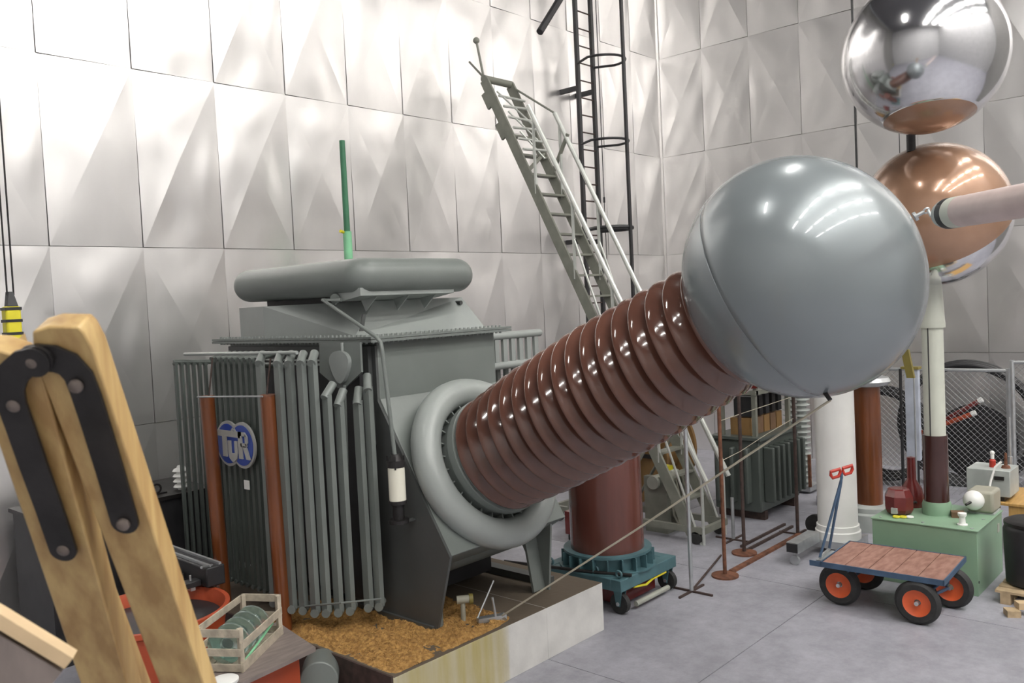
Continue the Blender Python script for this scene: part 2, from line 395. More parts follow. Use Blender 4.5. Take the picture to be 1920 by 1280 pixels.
# flange with bolts
MB().box(TX0-.12, TYF-.10, TZ-.035, TX1+.13, TYB+.12, TZ-.012).build('flange', 'grey', T)
MB().box(TX0-.12, TYF-.10, TZ-.008, TX1+.13, TYB+.12, TZ+.012).build('flange', 'grey', T)
bolt = MB().cyl((TX0-.06, TYF-.05, TZ-.048), (TX0-.06, TYF-.05, TZ+.032), .013, n=6).build('bolt', 'grey_l', T)
nb = 30
for k in range(1, nb): dup(bolt, T, ((TX1-TX0+.13)*k/nb, 0, 0))
for k in range(1, 42): dup(bolt, T, (-.025, (TYB-TYF+.1)*k/42, 0))
# cover box with cut corner
zt, zb = 3.255, TZ+.012
bx = MB(); A = [(TX0+.12, 8.25, zb), (TX0+.13, 6.32, zb), (TX1, 6.02, zb), (TX1, 8.25, zb), (TX0+.12, 8.25, zt), (TX0-.03, 7.55, zt), (5.15, 6.38, zt), (TX1+.05, 6.38, zt), (TX1, 8.25, zt), (TX0-.03, 7.55, zb)]
bx.add(A, [(0, 3, 2, 1, 9), (4, 5, 6, 7, 8), (0, 9, 5, 4), (9, 1, 5), (1, 6, 5), (1, 2, 7, 6), (2, 3, 8, 7), (3, 0, 4, 8)])
bx.build('cover', 'grey_l', T, smooth=0)
MB().prism([(TX1, 6.3, zb), (TX1+.14, 6.35, zb), (TX1+.05, 6.40, zt)], (0, .02, 0)).build('gusset', 'grey', T)
MB().cyl((6.2, 6.38, 3.20), (6.2, 6.29, 3.20), .022, n=10).build('plug', 'grey_d', T)
MB().obox((4.86, 6.20, 3.06), (.018, 0, 0), (.02, 0, .075), (0, .01, 0)).build('lug', 'grey_d', T)
# saddle and conservator
MB().prism([(4.76, 6.36, 3.26), (4.76, 6.08, 3.30), (4.76, 6.08, 3.37), (4.76, 6.42, 3.37), (4.76, 6.42, 3.26)], (1.14, 0, 0)).build('saddle', 'grey_l', T)
MB().box(5.0, 6.42, 3.255, 5.9, 7.95, 3.34).build('shaded_saddle_base', 'black', T)  # support base, coloured black for the shadow under the conservator
for gx in (4.98, 5.36, 5.70):
    MB().prism([(gx, 6.30, 3.16), (gx, 6.36, 3.27), (gx, 6.12, 3.30)], (.012, 0, 0)).build('gusset', 'grey_l', T)
cb = MB(); cx0, cx1, cy0, cy1, cr_, tz, rr = 4.68, 6.22, 6.00, 8.20, .17, 3.475, .165
loops = []; NQ = 10
for k in range(17):
    ph = -pi/2 + pi*k/16; off = cr_*cos(ph); z = tz + rr*sin(ph); lp = []
    ccr = .05
    for (qx, qy, a0) in ((cx1-cr_-ccr, cy1-cr_-ccr, 0), (cx0+cr_+ccr, cy1-cr_-ccr, pi/2), (cx0+cr_+ccr, cy0+cr_+ccr, pi), (cx1-cr_-ccr, cy0+cr_+ccr, 1.5*pi)):
        for q in range(NQ+1):
            a = a0 + pi/2*q/NQ; lp.append((qx+(ccr+off)*cos(a), qy+(ccr+off)*sin(a), z))
    loops.append(lp)
nL = len(loops[0]); cb.add([p for lp in loops for p in lp], [(k*nL+i, k*nL+(i+1) % nL, (k+1)*nL+(i+1) % nL, (k+1)*nL+i) for k in range(16) for i in range(nL)] + [tuple(range(nL))[::-1], tuple(range(16*nL, 17*nL))])
cons = cb.build('conservator', 'grey', T, smooth=50)
# pipe from conservator to breather
pts = [at(640, 562, X=4.72), at(605, 562, X=4.66), at(660, 600, X=4.60), at(706, 632, X=4.56), at(714, 642, X=4.56), at(717, 660, X=4.56), at(740, 852, X=4.56)]
MB().tube(pts, .017, 10).build('breather_pipe', 'grey', T)
MB().cyl(at(628, 560, X=4.72), at(640, 553, X=4.9), .045, n=14).build('pipe_flange', 'grey', T)
bc = at(744, 900, X=4.56); bt = V((bc.x, bc.y, 0))
br = MB().cyl(bt+V((0, 0, 1.93)), bt+V((0, 0, 1.875)), .075, n=18)
br.cyl(bt+V((0, 0, 1.98)), bt+V((0, 0, 1.93)), .04, .06, 14)
bre = br.build('breather', 'iron', T, label='silica gel breather')
MB().cyl(bt+V((0, 0, 1.60)), bt+V((0, 0, 1.875)), .070, n=24).build('breather_glass', 'brglass', bre, label='milky glass cylinder')
MB().cyl(bt+V((0, 0, 1.60)), bt+V((0, 0, 1.57)), .078, n=18).cyl(bt+V((0, 0, 1.57)), bt+V((0, 0, 1.44)), .05, n=14).cyl(bt+V((0, 0, 1.44)), bt+V((0, 0, 1.41)), .085, n=18).build('breather_base', 'iron', bre)
for k in range(4):
    a = pi/4+k*pi/2; MB().cyl(bt+V((.068*cos(a), .068*sin(a), 1.86)), bt+V((.068*cos(a), .068*sin(a), 1.97)), .008, n=6).build('bolt', 'iron', bre)
MB().box(bt.x-.01, bt.y-.02, 1.40, TX0, bt.y+.02, 1.415).build('bracket', 'grey_d', T)
# hexagonal valve plate with pear-shaped flange
hp = [at(x, y, X=4.52) for x, y in ((602, 643), (678, 641), (681, 697), (650, 727), (637, 727), (603, 698))]
MB().prism(hp, (-.02, 0, 0)).build('valve_plate', 'grey', T)
pear = []
c0 = at(641, 680, X=4.50); c0.x = 4.50
for k in range(24):
    a = 2*pi*k/24; rr2 = .10*(1 if sin(a) > -.2 else 1); yy = .135*cos(a)*(1+.15*sin(a)); z2 = .105*sin(a) - (.07*max(0, -sin(a))**2)
    pear.append((4.50, c0.y+yy, c0.z+z2))
pf = MB().prism(pear, (-.035, 0, 0)).build('pear_flange', 'grey_l', T, label='pear-shaped flange')
MB().tube([at(641, 642, X=4.49), at(643, 668, X=4.49)], .014).build('valve_pipe', 'grey_l', T)
MB().tube([at(646, 722, X=4.48), at(650, 850, X=4.48), at(654, 1120, X=4.48)], .014).build('drain_pipe', 'grey', T)
# corona ring, flange, bushing
BC = V((5.49, 5.30, 1.80))
ring = MB().torus(BC-AXD*.05, AXD, .665, .130, 72, 20).build('corona_ring', 'grey_l', T, smooth=80)
fb = MB(); fb.lathe(BC-AXD*.12, AXD, [(0, .64), (.02, .64), (.02, .50), (.18, .50), (.18, .525), (.255, .525), (.26, .50), (.272, .50), (.275, .44)], 64)
fb.build('bushing_flange', 'grey', T)
for k in range(28):
    a = 2*pi*k/28; e1 = V((1, 0, 0)); e2 = AXD.cross(e1); d = e1*cos(a)+e2*sin(a)
    MB().obox(BC-AXD*.05+d*.545, d*.04, AXD.cross(d)*.006, AXD*.05).build('rib', 'grey', T)
NSH, PIT, S0 = 17, .1535, .15
prof = [(S0-.0, .44), (S0+.005, .490), (S0+.012, .492)]
def rb(s): return .425 - .05*max(0, (s-1.5)/1.3)
def ro(s):
    return .553 - .085*max(0, (s-1.55)/1.3)**1.15 if s > 1.55 else .512+.041*min(1, s/.7)
for k in range(NSH):
    s = S0 + .02 + k*PIT; R_, B_ = ro(s), rb(s); dd = R_-B_
    prof += [(s+.010, B_+dd*.08), (s+.004, B_+dd*.5), (s, R_-.010), (s+.003, R_-.002), (s+.010, R_), (s+.020, R_-.003), (s+.048, B_+dd*.80), (s+.080, B_+dd*.52), (s+.112, B_+dd*.26), (s+.138, B_+dd*.06), (s+.148, B_)]
prof += [(S0+.02+NSH*PIT, rb(3)), (S0+.02+NSH*PIT+.3, rb(3)-.02)]
MB().lathe(BC, AXD, prof, 96).build('bushing', 'porc', T, smooth=75, label='brown glazed porcelain bushing with seventeen sheds')
SC, SR = BC+AXD*3.24+V((0, 0, .015)), .80
sprof = []
for k in range(49):
    a = pi*k/48; h = -SR*cos(a); r = SR*sin(a); sprof.append((h, r))
    if k == 20: sprof += [(h+.002, r-.003), (h+.006, r-.003), (h+.008, sqrt(SR*SR-(h+.008)**2))]
sprof = sorted((h*.93, r) for h, r in sprof)
sp = MB().lathe(SC, AXD, sprof, 96).build('corona_sphere', 'sphere', T, smooth=60, label='big blue-grey sphere at the bushing tip')
# eye bolt toward the pink tube
ep = at(1712, 408, t=5.45); dn = (ep-SC).normalized(); ep = SC+dn*(SR*.965)
MB().cyl(ep, ep+dn*.06, .012, n=8).torus(ep+dn*.075, dn.orthogonal(), .018, .006, 14, 6).cyl(ep-dn*.005, ep+dn*.012, .03, n=12).build('eye_bolt', 'galv', sp)

# radiators: header + tubes with elbow stubs
def tube_bank(name_label, tubes, r, stubdir, mtl, stub=.14, header=None):
    t0 = tubes[0]
    hb = MB()
    if header: hb.tube(header, r*1.2, 10)
    for (x, y, z0, z1, sd) in tubes[:1]: pass
    hd = hb.build('header', mtl, T, label=name_label) if header else T
    for (x, y, z0, z1, sd) in tubes:
        b = MB(); p0 = V((x, y, z0)); p1 = V((x, y, z1))
        b.obox((p0+p1)/2, (r*.62, 0, 0), (0, r*1.08, 0), (0, 0, (z1-z0)/2))
        for i_, p in enumerate((p0, p1)):
            s_ = V(sd[i_]).normalized(); b.cyl(p-s_*(stub), p+s_*(r*1.2), r, n=14)
        b.build('tube', mtl, hd)
Xr = 4.22
back = [(TX0-.2, 6.0, 2.60), (TX0-.2, 7.9, 2.60)]
big = []
pcen = V((4.80, 6.10, 2.98)); dwn = (-.75, -.65, 0)
for x, y, zt_ in ((515, 1128, 2.775), (549, 1140, 2.775), (570, 1142, 2.775), (592, 1147, 2.775), (613, 1147, 2.775), (636, 1146, 2.49), (658, 1143, 2.42), (692, 1137, 2.42), (712, 1135, 2.53)):
    p = at(x, y, z=.66); c_ = V((p.x, p.y, zt_))
    sd = (c_-pcen).normalized() if zt_ < 2.7 else V((-.6, -.55, -.45))
    big.append((p.x, p.y, .66, zt_, (dwn, sd)))
tube_bank('front radiator header', big, .036, None, 'grey', .12, [(4.66, 7.9, 2.70), (4.66, 6.15, 2.70)])
thin = [(4.20, 6.88+k*.0985, .66, 2.78, ((-1, -.1, 0), (-1, -.1, -.2))) for k in range(9)]
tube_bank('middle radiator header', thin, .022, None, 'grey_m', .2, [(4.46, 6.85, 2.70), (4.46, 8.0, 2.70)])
h0, h1 = at(325, 678, X=4.0), at(392, 678, X=4.33)
far = []
for k in range(6):
    p = h0.lerp(h1, (k+.3)/6); far.append((p.x, p.y, .70, p.z-.02, ((0, -1, 0), (0, -1, 0))))
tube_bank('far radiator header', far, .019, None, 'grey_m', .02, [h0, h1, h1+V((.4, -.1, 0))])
for k in range(6):
    p = h0.lerp(h1, (k+.8)/6)+V((.12, .18, -.38)); MB().obox((p.x, p.y, (p.z+.7)/2), (.01, 0, 0), (0, .018, 0), (0, 0, (p.z-.7)/2)).build('tube', 'grey_m', T)
MB().obox((4.64, 7.08, 1.68), (.02, 0, 0), (0, 1.1, 0), (0, 0, 1.05)).build('radiator_gap_shade', 'black', T)  # black sheet that paints the deep shade behind the radiator tubes
MB().tube([at(346, 664, X=4.12), at(557, 661, X=4.12)], .016).build('earthing_rod', 'grey_l', T)
MB().tube([at(540, 1139, X=4.10), at(640, 1130, X=4.10), at(715, 1122, X=4.5)], .008).build('tie_bar', 'grey', T)
# right radiator bank
rb_ = MB(); ry = 6.75
for zz in (2.80, 2.46):
    rb_.cyl((TX1+.18, ry, zz), (7.95, ry, zz), .045, n=14)
rb_.cyl((TX1, ry-.05, 2.63), (TX1+.22, ry-.05, 2.63), .10, n=18)
rh = rb_.build('header', 'grey_l', T, label='right radiator headers')
for k in range(10): MB().obox((6.62+k*.138, ry, 2.63), (.032, 0, 0), (0, .02, 0), (0, 0, .17)).build('tube', 'grey_l', rh)
for k in range(10): MB().obox((6.62+k*.138, ry+.12, 1.62), (.028, 0, 0), (0, .02, 0), (0, 0, .85)).build('tube', 'grey', rh)
lb = MB().cyl((6.5, ry+.12, .74), (7.98, ry+.12, .74), .045, n=12).build('header', 'grey_l', T)
MB().box(6.52, ry+.05, .09, 6.60, ry+.12, .70).build('support_leg', 'grey_d', T)
# round logo sign and paper label on the middle radiator
def SG(u, v, x): return V((x, 7.24-u, 1.995+v))
sgn = MB()
def disc(mb, cu, cv, r, x, d, n=40): mb.lathe(SG(cu, cv, x), (-1, 0, 0), [(0, r), (d, r)], n)
disc(sgn, -.125, 0, .212, 4.15, .02); disc(sgn, .125, 0, .212, 4.148, .02)
sg = sgn.build('logo_sign', 'sign_grey', T, label='sign of two overlapping blue discs with the letters TuR')
d1 = MB(); disc(d1, -.125, 0, .185, 4.13, .006); d1.build('disc', 'sign_blue', sg)
d1 = MB(); disc(d1, .125, 0, .185, 4.128, .006); d1.build('disc', 'sign_blue', sg)
d1 = MB()
for cu, s0 in ((-.125, 1), (.125, -1)):            # rims crossing in the middle lens
    pr_ = [(u_, v_) for u_, v_ in ()]
    for k in range(14):
        a0 = radians(-48+96*k/14); a1 = radians(-48+96*(k+1)/14)
        if (abs((a0+a1)/2) < .62): continue
        q = []
        for a, r in ((a0, .212), (a1, .212), (a1, .185), (a0, .185)): q.append(SG(cu+s0*r*cos(a), r*sin(a), 4.122))
        d1.prism(q, (-.004, 0, 0))
d1.build('rim', 'sign_grey', sg)
def plate(polys, name):
    b = MB()
    for pl in polys: b.prism([SG(u, v, 4.12) for u, v in pl], (-.012, 0, 0))
    b.build(name, 'sign_grey', sg)
plate([[(-.27, .07), (-.27, .125), (.13, .125), (.13, .07)], [(-.19, .07), (-.12, .07), (-.12, -.12), (-.19, -.12)]], 'letter_t')
plate([[(-.095, .035), (-.045, .035), (-.045, -.08), (-.095, -.08)], [(.02, .035), (.065, .035), (.065, -.08), (.02, -.08)],
       [(-.095, -.08), (.065, -.08), (.05, -.125), (.0, -.16), (-.03, -.16), (-.08, -.125)]], 'letter_u')
plate([[(.09, .125), (.15, .125), (.15, -.12), (.09, -.12)], [(.13, .125), (.20, .125), (.235, .095), (.235, .09), (.13, .09)], [(.205, .11), (.245, .085), (.245, .03), (.205, .0)],
       [(.13, .025), (.22, .025), (.235, .0), (.22, -.01), (.13, -.01)], [(.16, .0), (.22, .0), (.275, -.12), (.215, -.12)]], 'letter_r')
MB().box(4.170, 7.10, 1.58, 4.165, 7.19, 1.665).build('paper_label', 'white', T)

# orange tubes leaning against the radiators
for (x0_, x1_, lab) in ((400, 418, 'orange-brown insulating tube left of the round blue sign'), (502, 528, 'orange-brown insulating tube right of the round blue sign')):
    top = at(x0_-8 if x0_ < 450 else x0_, 742, X=4.02); bot = V((4.02, top.y-.04, PZ+.002))
    if x0_ < 450: top = at(388, 744, X=4.02)
    b = MB().cyl(bot, top, .066, n=24).build('insulating_tube', 'orange', org=bot, cat='tube', label=lab, group='orange insulating tubes')
    MB().cyl(top-V((0, 0, .0)), top+V((0, 0, .012)), .068, n=24).build('end_cap', 'rust', b)
MB().tube([at(370, 744, X=3.95), at(492, 743, X=3.95)], .008).build('steel_rod', 'wire', label='thin steel rod laid across the tops of both orange tubes', cat='rod')
for x_ in (392, 500):
    a = at(x_, 745, X=4.02); a.z += .014; b = V((4.08, a.y, 2.80))
    MB().tube([a, b], .008).build('hanging_wire', 'rustd', label='thin dark wire holding up the %s orange tube' % ('left' if x_ < 450 else 'right'), cat='wire')

# earthing rope and clamp
ra = at(948, 1158, X=5.25); rz = SC + V((.0, -.12, -1)).normalized()*SR
re_ = at(1557, 750, t=5.35)
MB().tube([V((5.262, 5.05, .50)), V((5.262, 5.05, .50)).lerp(re_, .5)-V((0, 0, .015)), re_], .0075).build('earthing_rope', 'rope', label='long pale rope stretched from the plinth clamp up to the big grey sphere', cat='rope')
MB().cyl(re_, re_+V((0.01, 0.05, .06)), .014, n=8).build('rope_hook', 'iron', label='small dark hook at the upper end of the pale rope', cat='hook')
t = empty('earthing_clamp', (5.2, 5.12, PZ), 'steel earthing clamp with levers on the plinth edge', 'clamp')
MB().obox((5.20, 5.10, PZ+.035), (.11, -.06, 0), (.015, .03, 0), (0, 0, .02)).build('clamp_bar', 'galv', t)
MB().cyl((5.27, 5.02, PZ+.02), (5.31, 5.06, PZ+.04), .022, n=10).build('clamp_jaw', 'galv', t)
MB().cyl((5.22, 5.07, PZ+.05), (5.20, 5.08, PZ+.22), .011, n=8).build('clamp_lever', 'galv', t)
MB().cyl((5.08, 5.15, PZ+.06), (5.35, 5.20, PZ+.30), .007, n=8).build('clamp_lever', 'galv', t)
t2 = empty('drain_valve', (5.05, 5.3, PZ), 'small yellow-green drain valve on the sawdust beside the clamp', 'valve')
MB().cyl((5.06, 5.30, PZ), (5.06, 5.30, PZ+.20), .022, n=10).cyl((5.02, 5.33, PZ+.20), (5.10, 5.26, PZ+.20), .035, n=12).build('valve_body', 'beige', t2)
MB().cyl((5.10, 5.26, PZ+.20), (5.125, 5.24, PZ+.20), .045, n=14).build('valve_cap', 'olive', t2)

# ================================================================== green fibreglass pole behind
t = empty('fibreglass_pole', (6.85, 8.95, 0), 'two-tone green fibreglass pole standing upright behind the transformer', 'pole')
MB().cyl((6.85, 8.95, 0), (6.85, 8.95, 4.18), .055, n=14).build('lower_section', 'green_l', t, label='light green lower section')
MB().cyl((6.85, 8.95, 4.18), (6.85, 8.95, 5.33), .04, .036, 14).build('upper_section', 'green_d', t, label='dark green upper section')
MB().cyl((6.79, 8.95, 4.17), (6.73, 8.93, 4.18), .02, n=8).build('peg', 'yellow', t)

# ================================================================== caged wall ladder
LX0, LX1, LY = 12.25, 12.70, 9.25
t = empty('caged_ladder', (12.47, 9.3, 2.6), 'black fixed wall ladder with safety cage hoops near the corner', 'ladder')
for lx in (LX0, LX1): MB().box(lx-.035, LY-.03, 2.0, lx+.035, LY+.03, 10.6).build('side_rail', 'black', t)
rg = MB().cyl((LX0, LY, 2.2), (LX1, LY, 2.2), .013, n=8).build('rung', 'rustd', t)
for k in range(1, 28): dup(rg, t, (0, 0, .30*k))
def hoop(z, flat=False):
    p = [(LX0, LY, z)]
    for k in range(17):
        a = pi - pi*k/16; p.append((12.475+.40*cos(a)*1.0, LY-.35-.42*sin(a), z+.0))
    p.append((LX1, LY, z)); 
    return MB().tube(p, .022 if not flat else .035, 8)
for z in (10.0, 8.72, 7.28, 5.88): hoop(z).build('cage_hoop', 'black', t)
hoop(4.38, True).build('cage_hoop', 'black', t)
MB().box(12.46, LY-.82, 2.5, 12.52, LY-.78, 10.6).build('cage_bar', 'black', t)
for z in (6.86, 4.20): 
    for lx in (LX0, LX1): MB().box(lx-.03, LY, z-.04, lx+.03, YA-.02, z+.04).build('wall_bracket', 'black', t)
MB().tube([(13.25, YA-.15, 1.0), (13.25, YA-.15, 5.0), (13.25, YA-.15, 11.0)], .008).cyl((13.25, YA-.15, 4.95), (13.25, YA-.15, 5.05), .02, n=8).build('hanging_cable', 'black', label='thin black cable hanging down the wall beside the caged ladder', cat='cable')
a, b = at(1012, 60, Y=8.9), at(1062, -22, Y=8.9)
b2 = a + (b-a)*3.2
MB().tube([a, b2], .058, 12).build('roof_strut', 'black', label='thick black tube slanting up out of frame left of the caged ladder', cat='tube')

# ================================================================== mobile stair
SXL, SXR = 9.55, 10.13
t = empty('mobile_stair', (9.84, 7.2, 0), 'tall grey-green rolling stair with pale handrails rising to the left behind the brown bushing', 'stair')
la, lb_ = at(908, 150, X=SXL), at(1303, 1012, X=SXL)
WX = V((SXR-SXL, 0, 0)); dS = (lb_-la).normalized(); lb_ = la + dS*((la.z-.12)/-dS.z)
nS = V((0, dS.z, -dS.y)).normalized(); nS = -nS if nS.z < 0 else nS
LS = (lb_-la).length; ra_ = la+WX
for base, mm in ((la, 'stair'), (ra_, 'stair')): MB().obox(base+(dS*LS)/2, dS*(LS/2), nS*.075, (.018, 0, 0)).build('stringer', mm, t)
nst = 21
for k in range(3, nst):
    p = la + dS*(LS*k/(nst+.3)); MB().obox(p+WX/2, WX/2-V((.02, 0, 0)), (0, .075, 0), (0, 0, .014)).build('step', 'stair', t)
for xx, pa, pb in ((SXL, (990, 198), (1326, 907)), (SXR, (1040, 212), (1366, 892))):
    p0, p1 = at(*pa, X=xx), at(*pb, X=xx); MB().tube([p0, p1], .034, 10).build('handrail', 'rail', t)
    off = V((xx-SXL, 0, 0)); dr_ = (p1-p0)
    for f in (.03, .27, .50, .74, .97):
        q = p0 + dr_*f; fy = (q.y-la.y)/dS.y; zq = la.z + dS.z*fy
        MB().tube([q, (q.x, q.y, zq)], .022, 8).build('handrail_post', 'rail', t)
    for f0_, f1_ in ((.27, .50), (.50, .74), (.74, .97)):
        q0 = p0+dr_*f0_ - V((0, 0, .55)); q1 = p0+dr_*f1_; fy = (q1.y-la.y)/dS.y; q1 = V((q1.x, q1.y, la.z+dS.z*fy+.10))
        MB().tube([q0, q1], .016, 8).build('brace', 'rail', t)
MB().cyl(la+V((-.02, 0, .02)), ra_+V((.03, 0, .02)), .055, n=14).build('top_roller', 'stair', t)
for s_ in (.30, .85): MB().obox(la+dS*s_-nS*.10, dS*.13, nS*.05, (.02, 0, 0)).build('stop_plate', 'stair', t)
MB().tube([la, at(893, 76, X=SXL)], .018, 8).sphere(at(893, 76, X=SXL), .05, 12).build('hook_arm', 'stair', t)
MB().tube([la+V((0, 0, .03)), at(880, 116, X=SXL)], .016, 8).build('hook_arm', 'stair', t)
MB().tube([ra_, at(1040, 212, X=SXR)], .016, 8).build('guard_chain', 'stair', t)
for k in range(2, 8):
    p = la+dS*(.19*k)+nS*.12; MB().tube([p, p+WX+V((0, 0, .03*(k % 2)))], .02, 8).build('platform_bar', 'rail', t)
for k in range(3):
    MB().tube([la+dS*(.3+.35*k)+nS*.12+WX*(.0+.1*k), la+dS*(.85+.3*k)+nS*.12+WX*(.9-.1*k)], .014, 8).build('platform_bar', 'rail', t)
MB().tube([la+dS*1.65, la+dS*1.35+WX*.8+nS*.1], .03, 8).build('platform_strut', 'stair', t)
MB().tube([ra_+dS*1.65, ra_+dS*1.30+nS*.55], .03, 8).build('platform_strut', 'stair', t)
by0, by1 = 5.55, 8.0
for xx in (SXL, SXR):
    MB().box(xx-.03, by0, .14, xx+.03, by1, .22).build('base_beam', 'stair', t)
    MB().tube([la+dS*(LS*.62)+V((xx-SXL, 0, 0)), (xx, 7.7, .2)], .035, 8).build('support_leg', 'stair', t)
    MB().tube([la+dS*(LS*.82)+V((xx-SXL, 0, 0)), (xx, 7.0, .2)], .022, 8).build('brace', 'stair', t)
    for yy in (by0+.1, by1-.1): MB().cyl((xx-.03, yy, .08), (xx+.03, yy, .08), .08, n=16).build('castor', 'rubber', t)
for yy in (by0, by1): MB().box(SXL, yy-.03, .14, SXR, yy+.03, .22).build('base_beam', 'stair', t)

# ================================================================== brown cylinder on teal carriage
cc = V((7.40, 5.47, 0))
t = empty('wheeled_insulator_column', cc, 'wide red-brown insulating cylinder on a teal wheeled carriage behind the plinth', 'insulator')
cg = MB(); z0, z1 = .24, .36; X_a, X_b, Y_a, Y_b = 6.93, 7.97, 4.98, 6.0
cg.box(X_a, Y_a, z0, X_b, Y_a+.12, z1).box(X_a, Y_b-.12, z0, X_b, Y_b, z1).box(X_a, Y_a+.12, z0, X_a+.12, Y_b-.12, z1).box(X_b-.12, Y_a+.12, z0, X_b, Y_b-.12, z1).box(X_a+.12, Y_a+.12, z1-.05, X_b-.12, Y_b-.12, z1-.005)
cf = cg.build('carriage', 'teal', t, bevel=.006)
MB().lathe((cc.x, cc.y, z1), (0, 0, 1), [(0, .52), (.015, .52), (.015, .42), (.15, .42), (.15, .47), (.175, .47), (.175, .40)], 48).build('base_flange', 'teal', t)
for k in range(20):
    a = 2*pi*k/20; d = V((cos(a), sin(a), 0)); MB().obox(cc+V((0, 0, z1+.08))+d*.455, d*.04, d.cross(V((0, 0, 1)))*.006, (0, 0, .068)).build('rib', 'teal', t)
MB().cyl((cc.x, cc.y, z1+.175), (cc.x, cc.y, 2.05), .392, .385, 64).build('cylinder', 'brown_cyl', t)
for xx, yy in ((X_a+.08, Y_a+.07), (X_b-.08, Y_a+.07), (X_a+.08, Y_b-.07), (X_b-.08, Y_b-.07)):
    w_ = MB().cyl((xx-.03, yy, .105), (xx+.03, yy, .105), .105, n=24).build('castor', 'rubber', t)
    MB().prism([(xx-.045, yy-.05, z0), (xx-.045, yy+.05, z0), (xx-.045, yy+.02, .08), (xx-.045, yy-.02, .08)], (.012, 0, 0)).prism([(xx+.033, yy-.05, z0), (xx+.033, yy+.05, z0), (xx+.033, yy+.02, .08), (xx+.033, yy-.02, .08)], (.012, 0, 0)).build('fork', 'teal', w_)
    MB().cyl((xx-.05, yy, .105), (xx+.05, yy, .105), .02, n=10).build('axle', 'galv', w_)
for (xx, yy) in ((X_a+.06, Y_a+.06), (X_a+.06, Y_a+.35), (X_b-.06, Y_b-.3), (X_b-.06, Y_a+.35), (X_a+.03, Y_b-.1)):
    MB().torus((xx, yy, z1+.045), (1, 0, 0), .032, .012, 16, 6).build('lifting_eye', 'teal', t)
MB().box(X_a+.12, Y_a+.03, z0-.02, X_b-.14, Y_a+.04, z0+.02).build('grating', 'rustd', t)
MB().tube([(X_a+.25, Y_a+.02, z0-.01), (X_a+.45, Y_a-.0, z0-.035), (X_a+.6, Y_a+.02, z0-.02), (X_b-.2, Y_a+.01, z0-.01)], .012).build('yellow_rope', 'yellow', t, label='yellow rope looped under the carriage edge')
MB().cyl((X_a+.25, Y_a-.0, .06), (X_b-.18, Y_a-.0, .06), .028, n=10).build('bottom_bar', 'creamdk', t)
MB().box(X_a+.2, Y_a+.15, .035, X_b-.2, Y_b-.15, .20).build('ballast', 'maroon', t)
MB().tube([(6.66, 6.3, z1+.05), (6.95, 5.3, z1+.03), (7.10, 4.96, z1+.02)], .018).build('steel_bar', 'iron', label='long dark steel bar lying on the left edge of the teal carriage', cat='bar')

# ================================================================== pillar with spheres on the green cabinet
GX0, GX1, GY0, GY1, GZ = 9.41, 10.40, 2.37, 3.40, .67
t = empty('green_cabinet', (9.9, 2.88, 0), 'mint green steel cabinet on the floor carrying the sphere pillar', 'cabinet')
MB().box(GX0, GY0, .0, GX1, GY1, GZ-.014).build('body', 'green', t, bevel=.004)
MB().box(GX0-.012, GY0-.012, GZ-.014, GX1+.012, GY1+.012, GZ).build('lid', 'green', t, bevel=.003)
MB().box(10.20, GY0-.006, .47, 10.27, GY0, .56).build('name_plate', 'creamdk', t)
MB().cyl((GX0+.03, GY0-.004, .14), (GX0+.03, GY0+.004, .14), .014, n=8).build('lock', 'black', t)
for q in ((9.47, 2.43), (9.47, 2.9), (9.47, 3.33), (9.9, 2.43), (10.3, 2.43)): MB().cyl((*q, GZ), (*q, GZ+.006), .016, n=8).build('screw', 'galv', t)
PP = at(1757, 962, z=GZ); PP = V((PP.x, PP.y, GZ))
t = empty('sphere_gap_pillar', PP, 'tall cream and dark brown pillar on the green cabinet holding the lower brown sphere', 'pillar')
MB().lathe(PP, (0, 0, 1), [(0, .148), (.10, .148), (.14, .135)], 32).build('collar', 'green', t)
MB().cyl(PP+V((0, 0, .12)), PP+V((0, 0, .86)), .125, n=32).build('brown_tube', 'brown_dk', t)
MB().cyl(PP+V((0, 0, .86)), PP+V((0, 0, 2.04)), .108, n=32).build('cream_tube', 'cream', t)
dd = (CC-PP); dd.z = 0; dd.normalize(); sdv = V((-dd.y, dd.x, 0))
ps = PP + dd*.098 - V((.741*0, 0, 0))
MB().obox(PP+(dd*.80+V((-.671, .741, 0))*.55).normalized()*.106+V((0, 0, 1.45)), (.006, .006, 0), (.003, -.003, 0), (0, 0, .59)).build('slot', 'black', t)
MB().lathe(PP+V((0, 0, 2.02)), (0, 0, 1), [(0, .128), (.04, .132), (.08, .126), (.42, .108), (.48, .108), (.62, .10)], 32).build('cone', 'cream', t)
c1 = at(1752, 402, X=9.88); R1 = .748
PT = PP+V((0, 0, 2.55))
def capped(c, R, a, h, nm_a, m_a, m_b, par, l_a, l_b):     # sphere cut by a plane into two differently finished caps
    a = V(a).normalized()
    MB().sphere(c, R, 96, a, h, 1, 40).build(nm_a, m_a, par, smooth=60, label=l_a)
    MB().sphere(c, R, 96, a, -1, h, 56).build('sphere_shell', m_b, par, smooth=60, label=l_b)
vd = (CC-c1).normalized()
a_ = CR*.315 - CU*.813 + vd*(-.49)
capped(c1, R1, a_, .206, 'steel_cap', 'steel', 'copper', t, 'polished steel lower shell', 'brown lacquered upper shell')
MB().cyl(PT+V((0, 0, .05)), V((PP.x, PP.y, c1.z-.55)), .10, n=24).build('neck', 'cream', t)
c2 = at(1732, 104, X=9.12); R2 = .755
t = empty('hanging_steel_sphere', c2-V((0, 0, R2)), 'large polished steel sphere with a brown cap hanging at top right', 'sphere')
vd = (CC-c2).normalized(); a_ = CR*.09 - CU*.98 + vd*.18
capped(c2, R2, a_, .84, 'brown_cap', 'copper', 'steel', t, 'brown lacquered bottom cap', 'mirror polished steel shell')
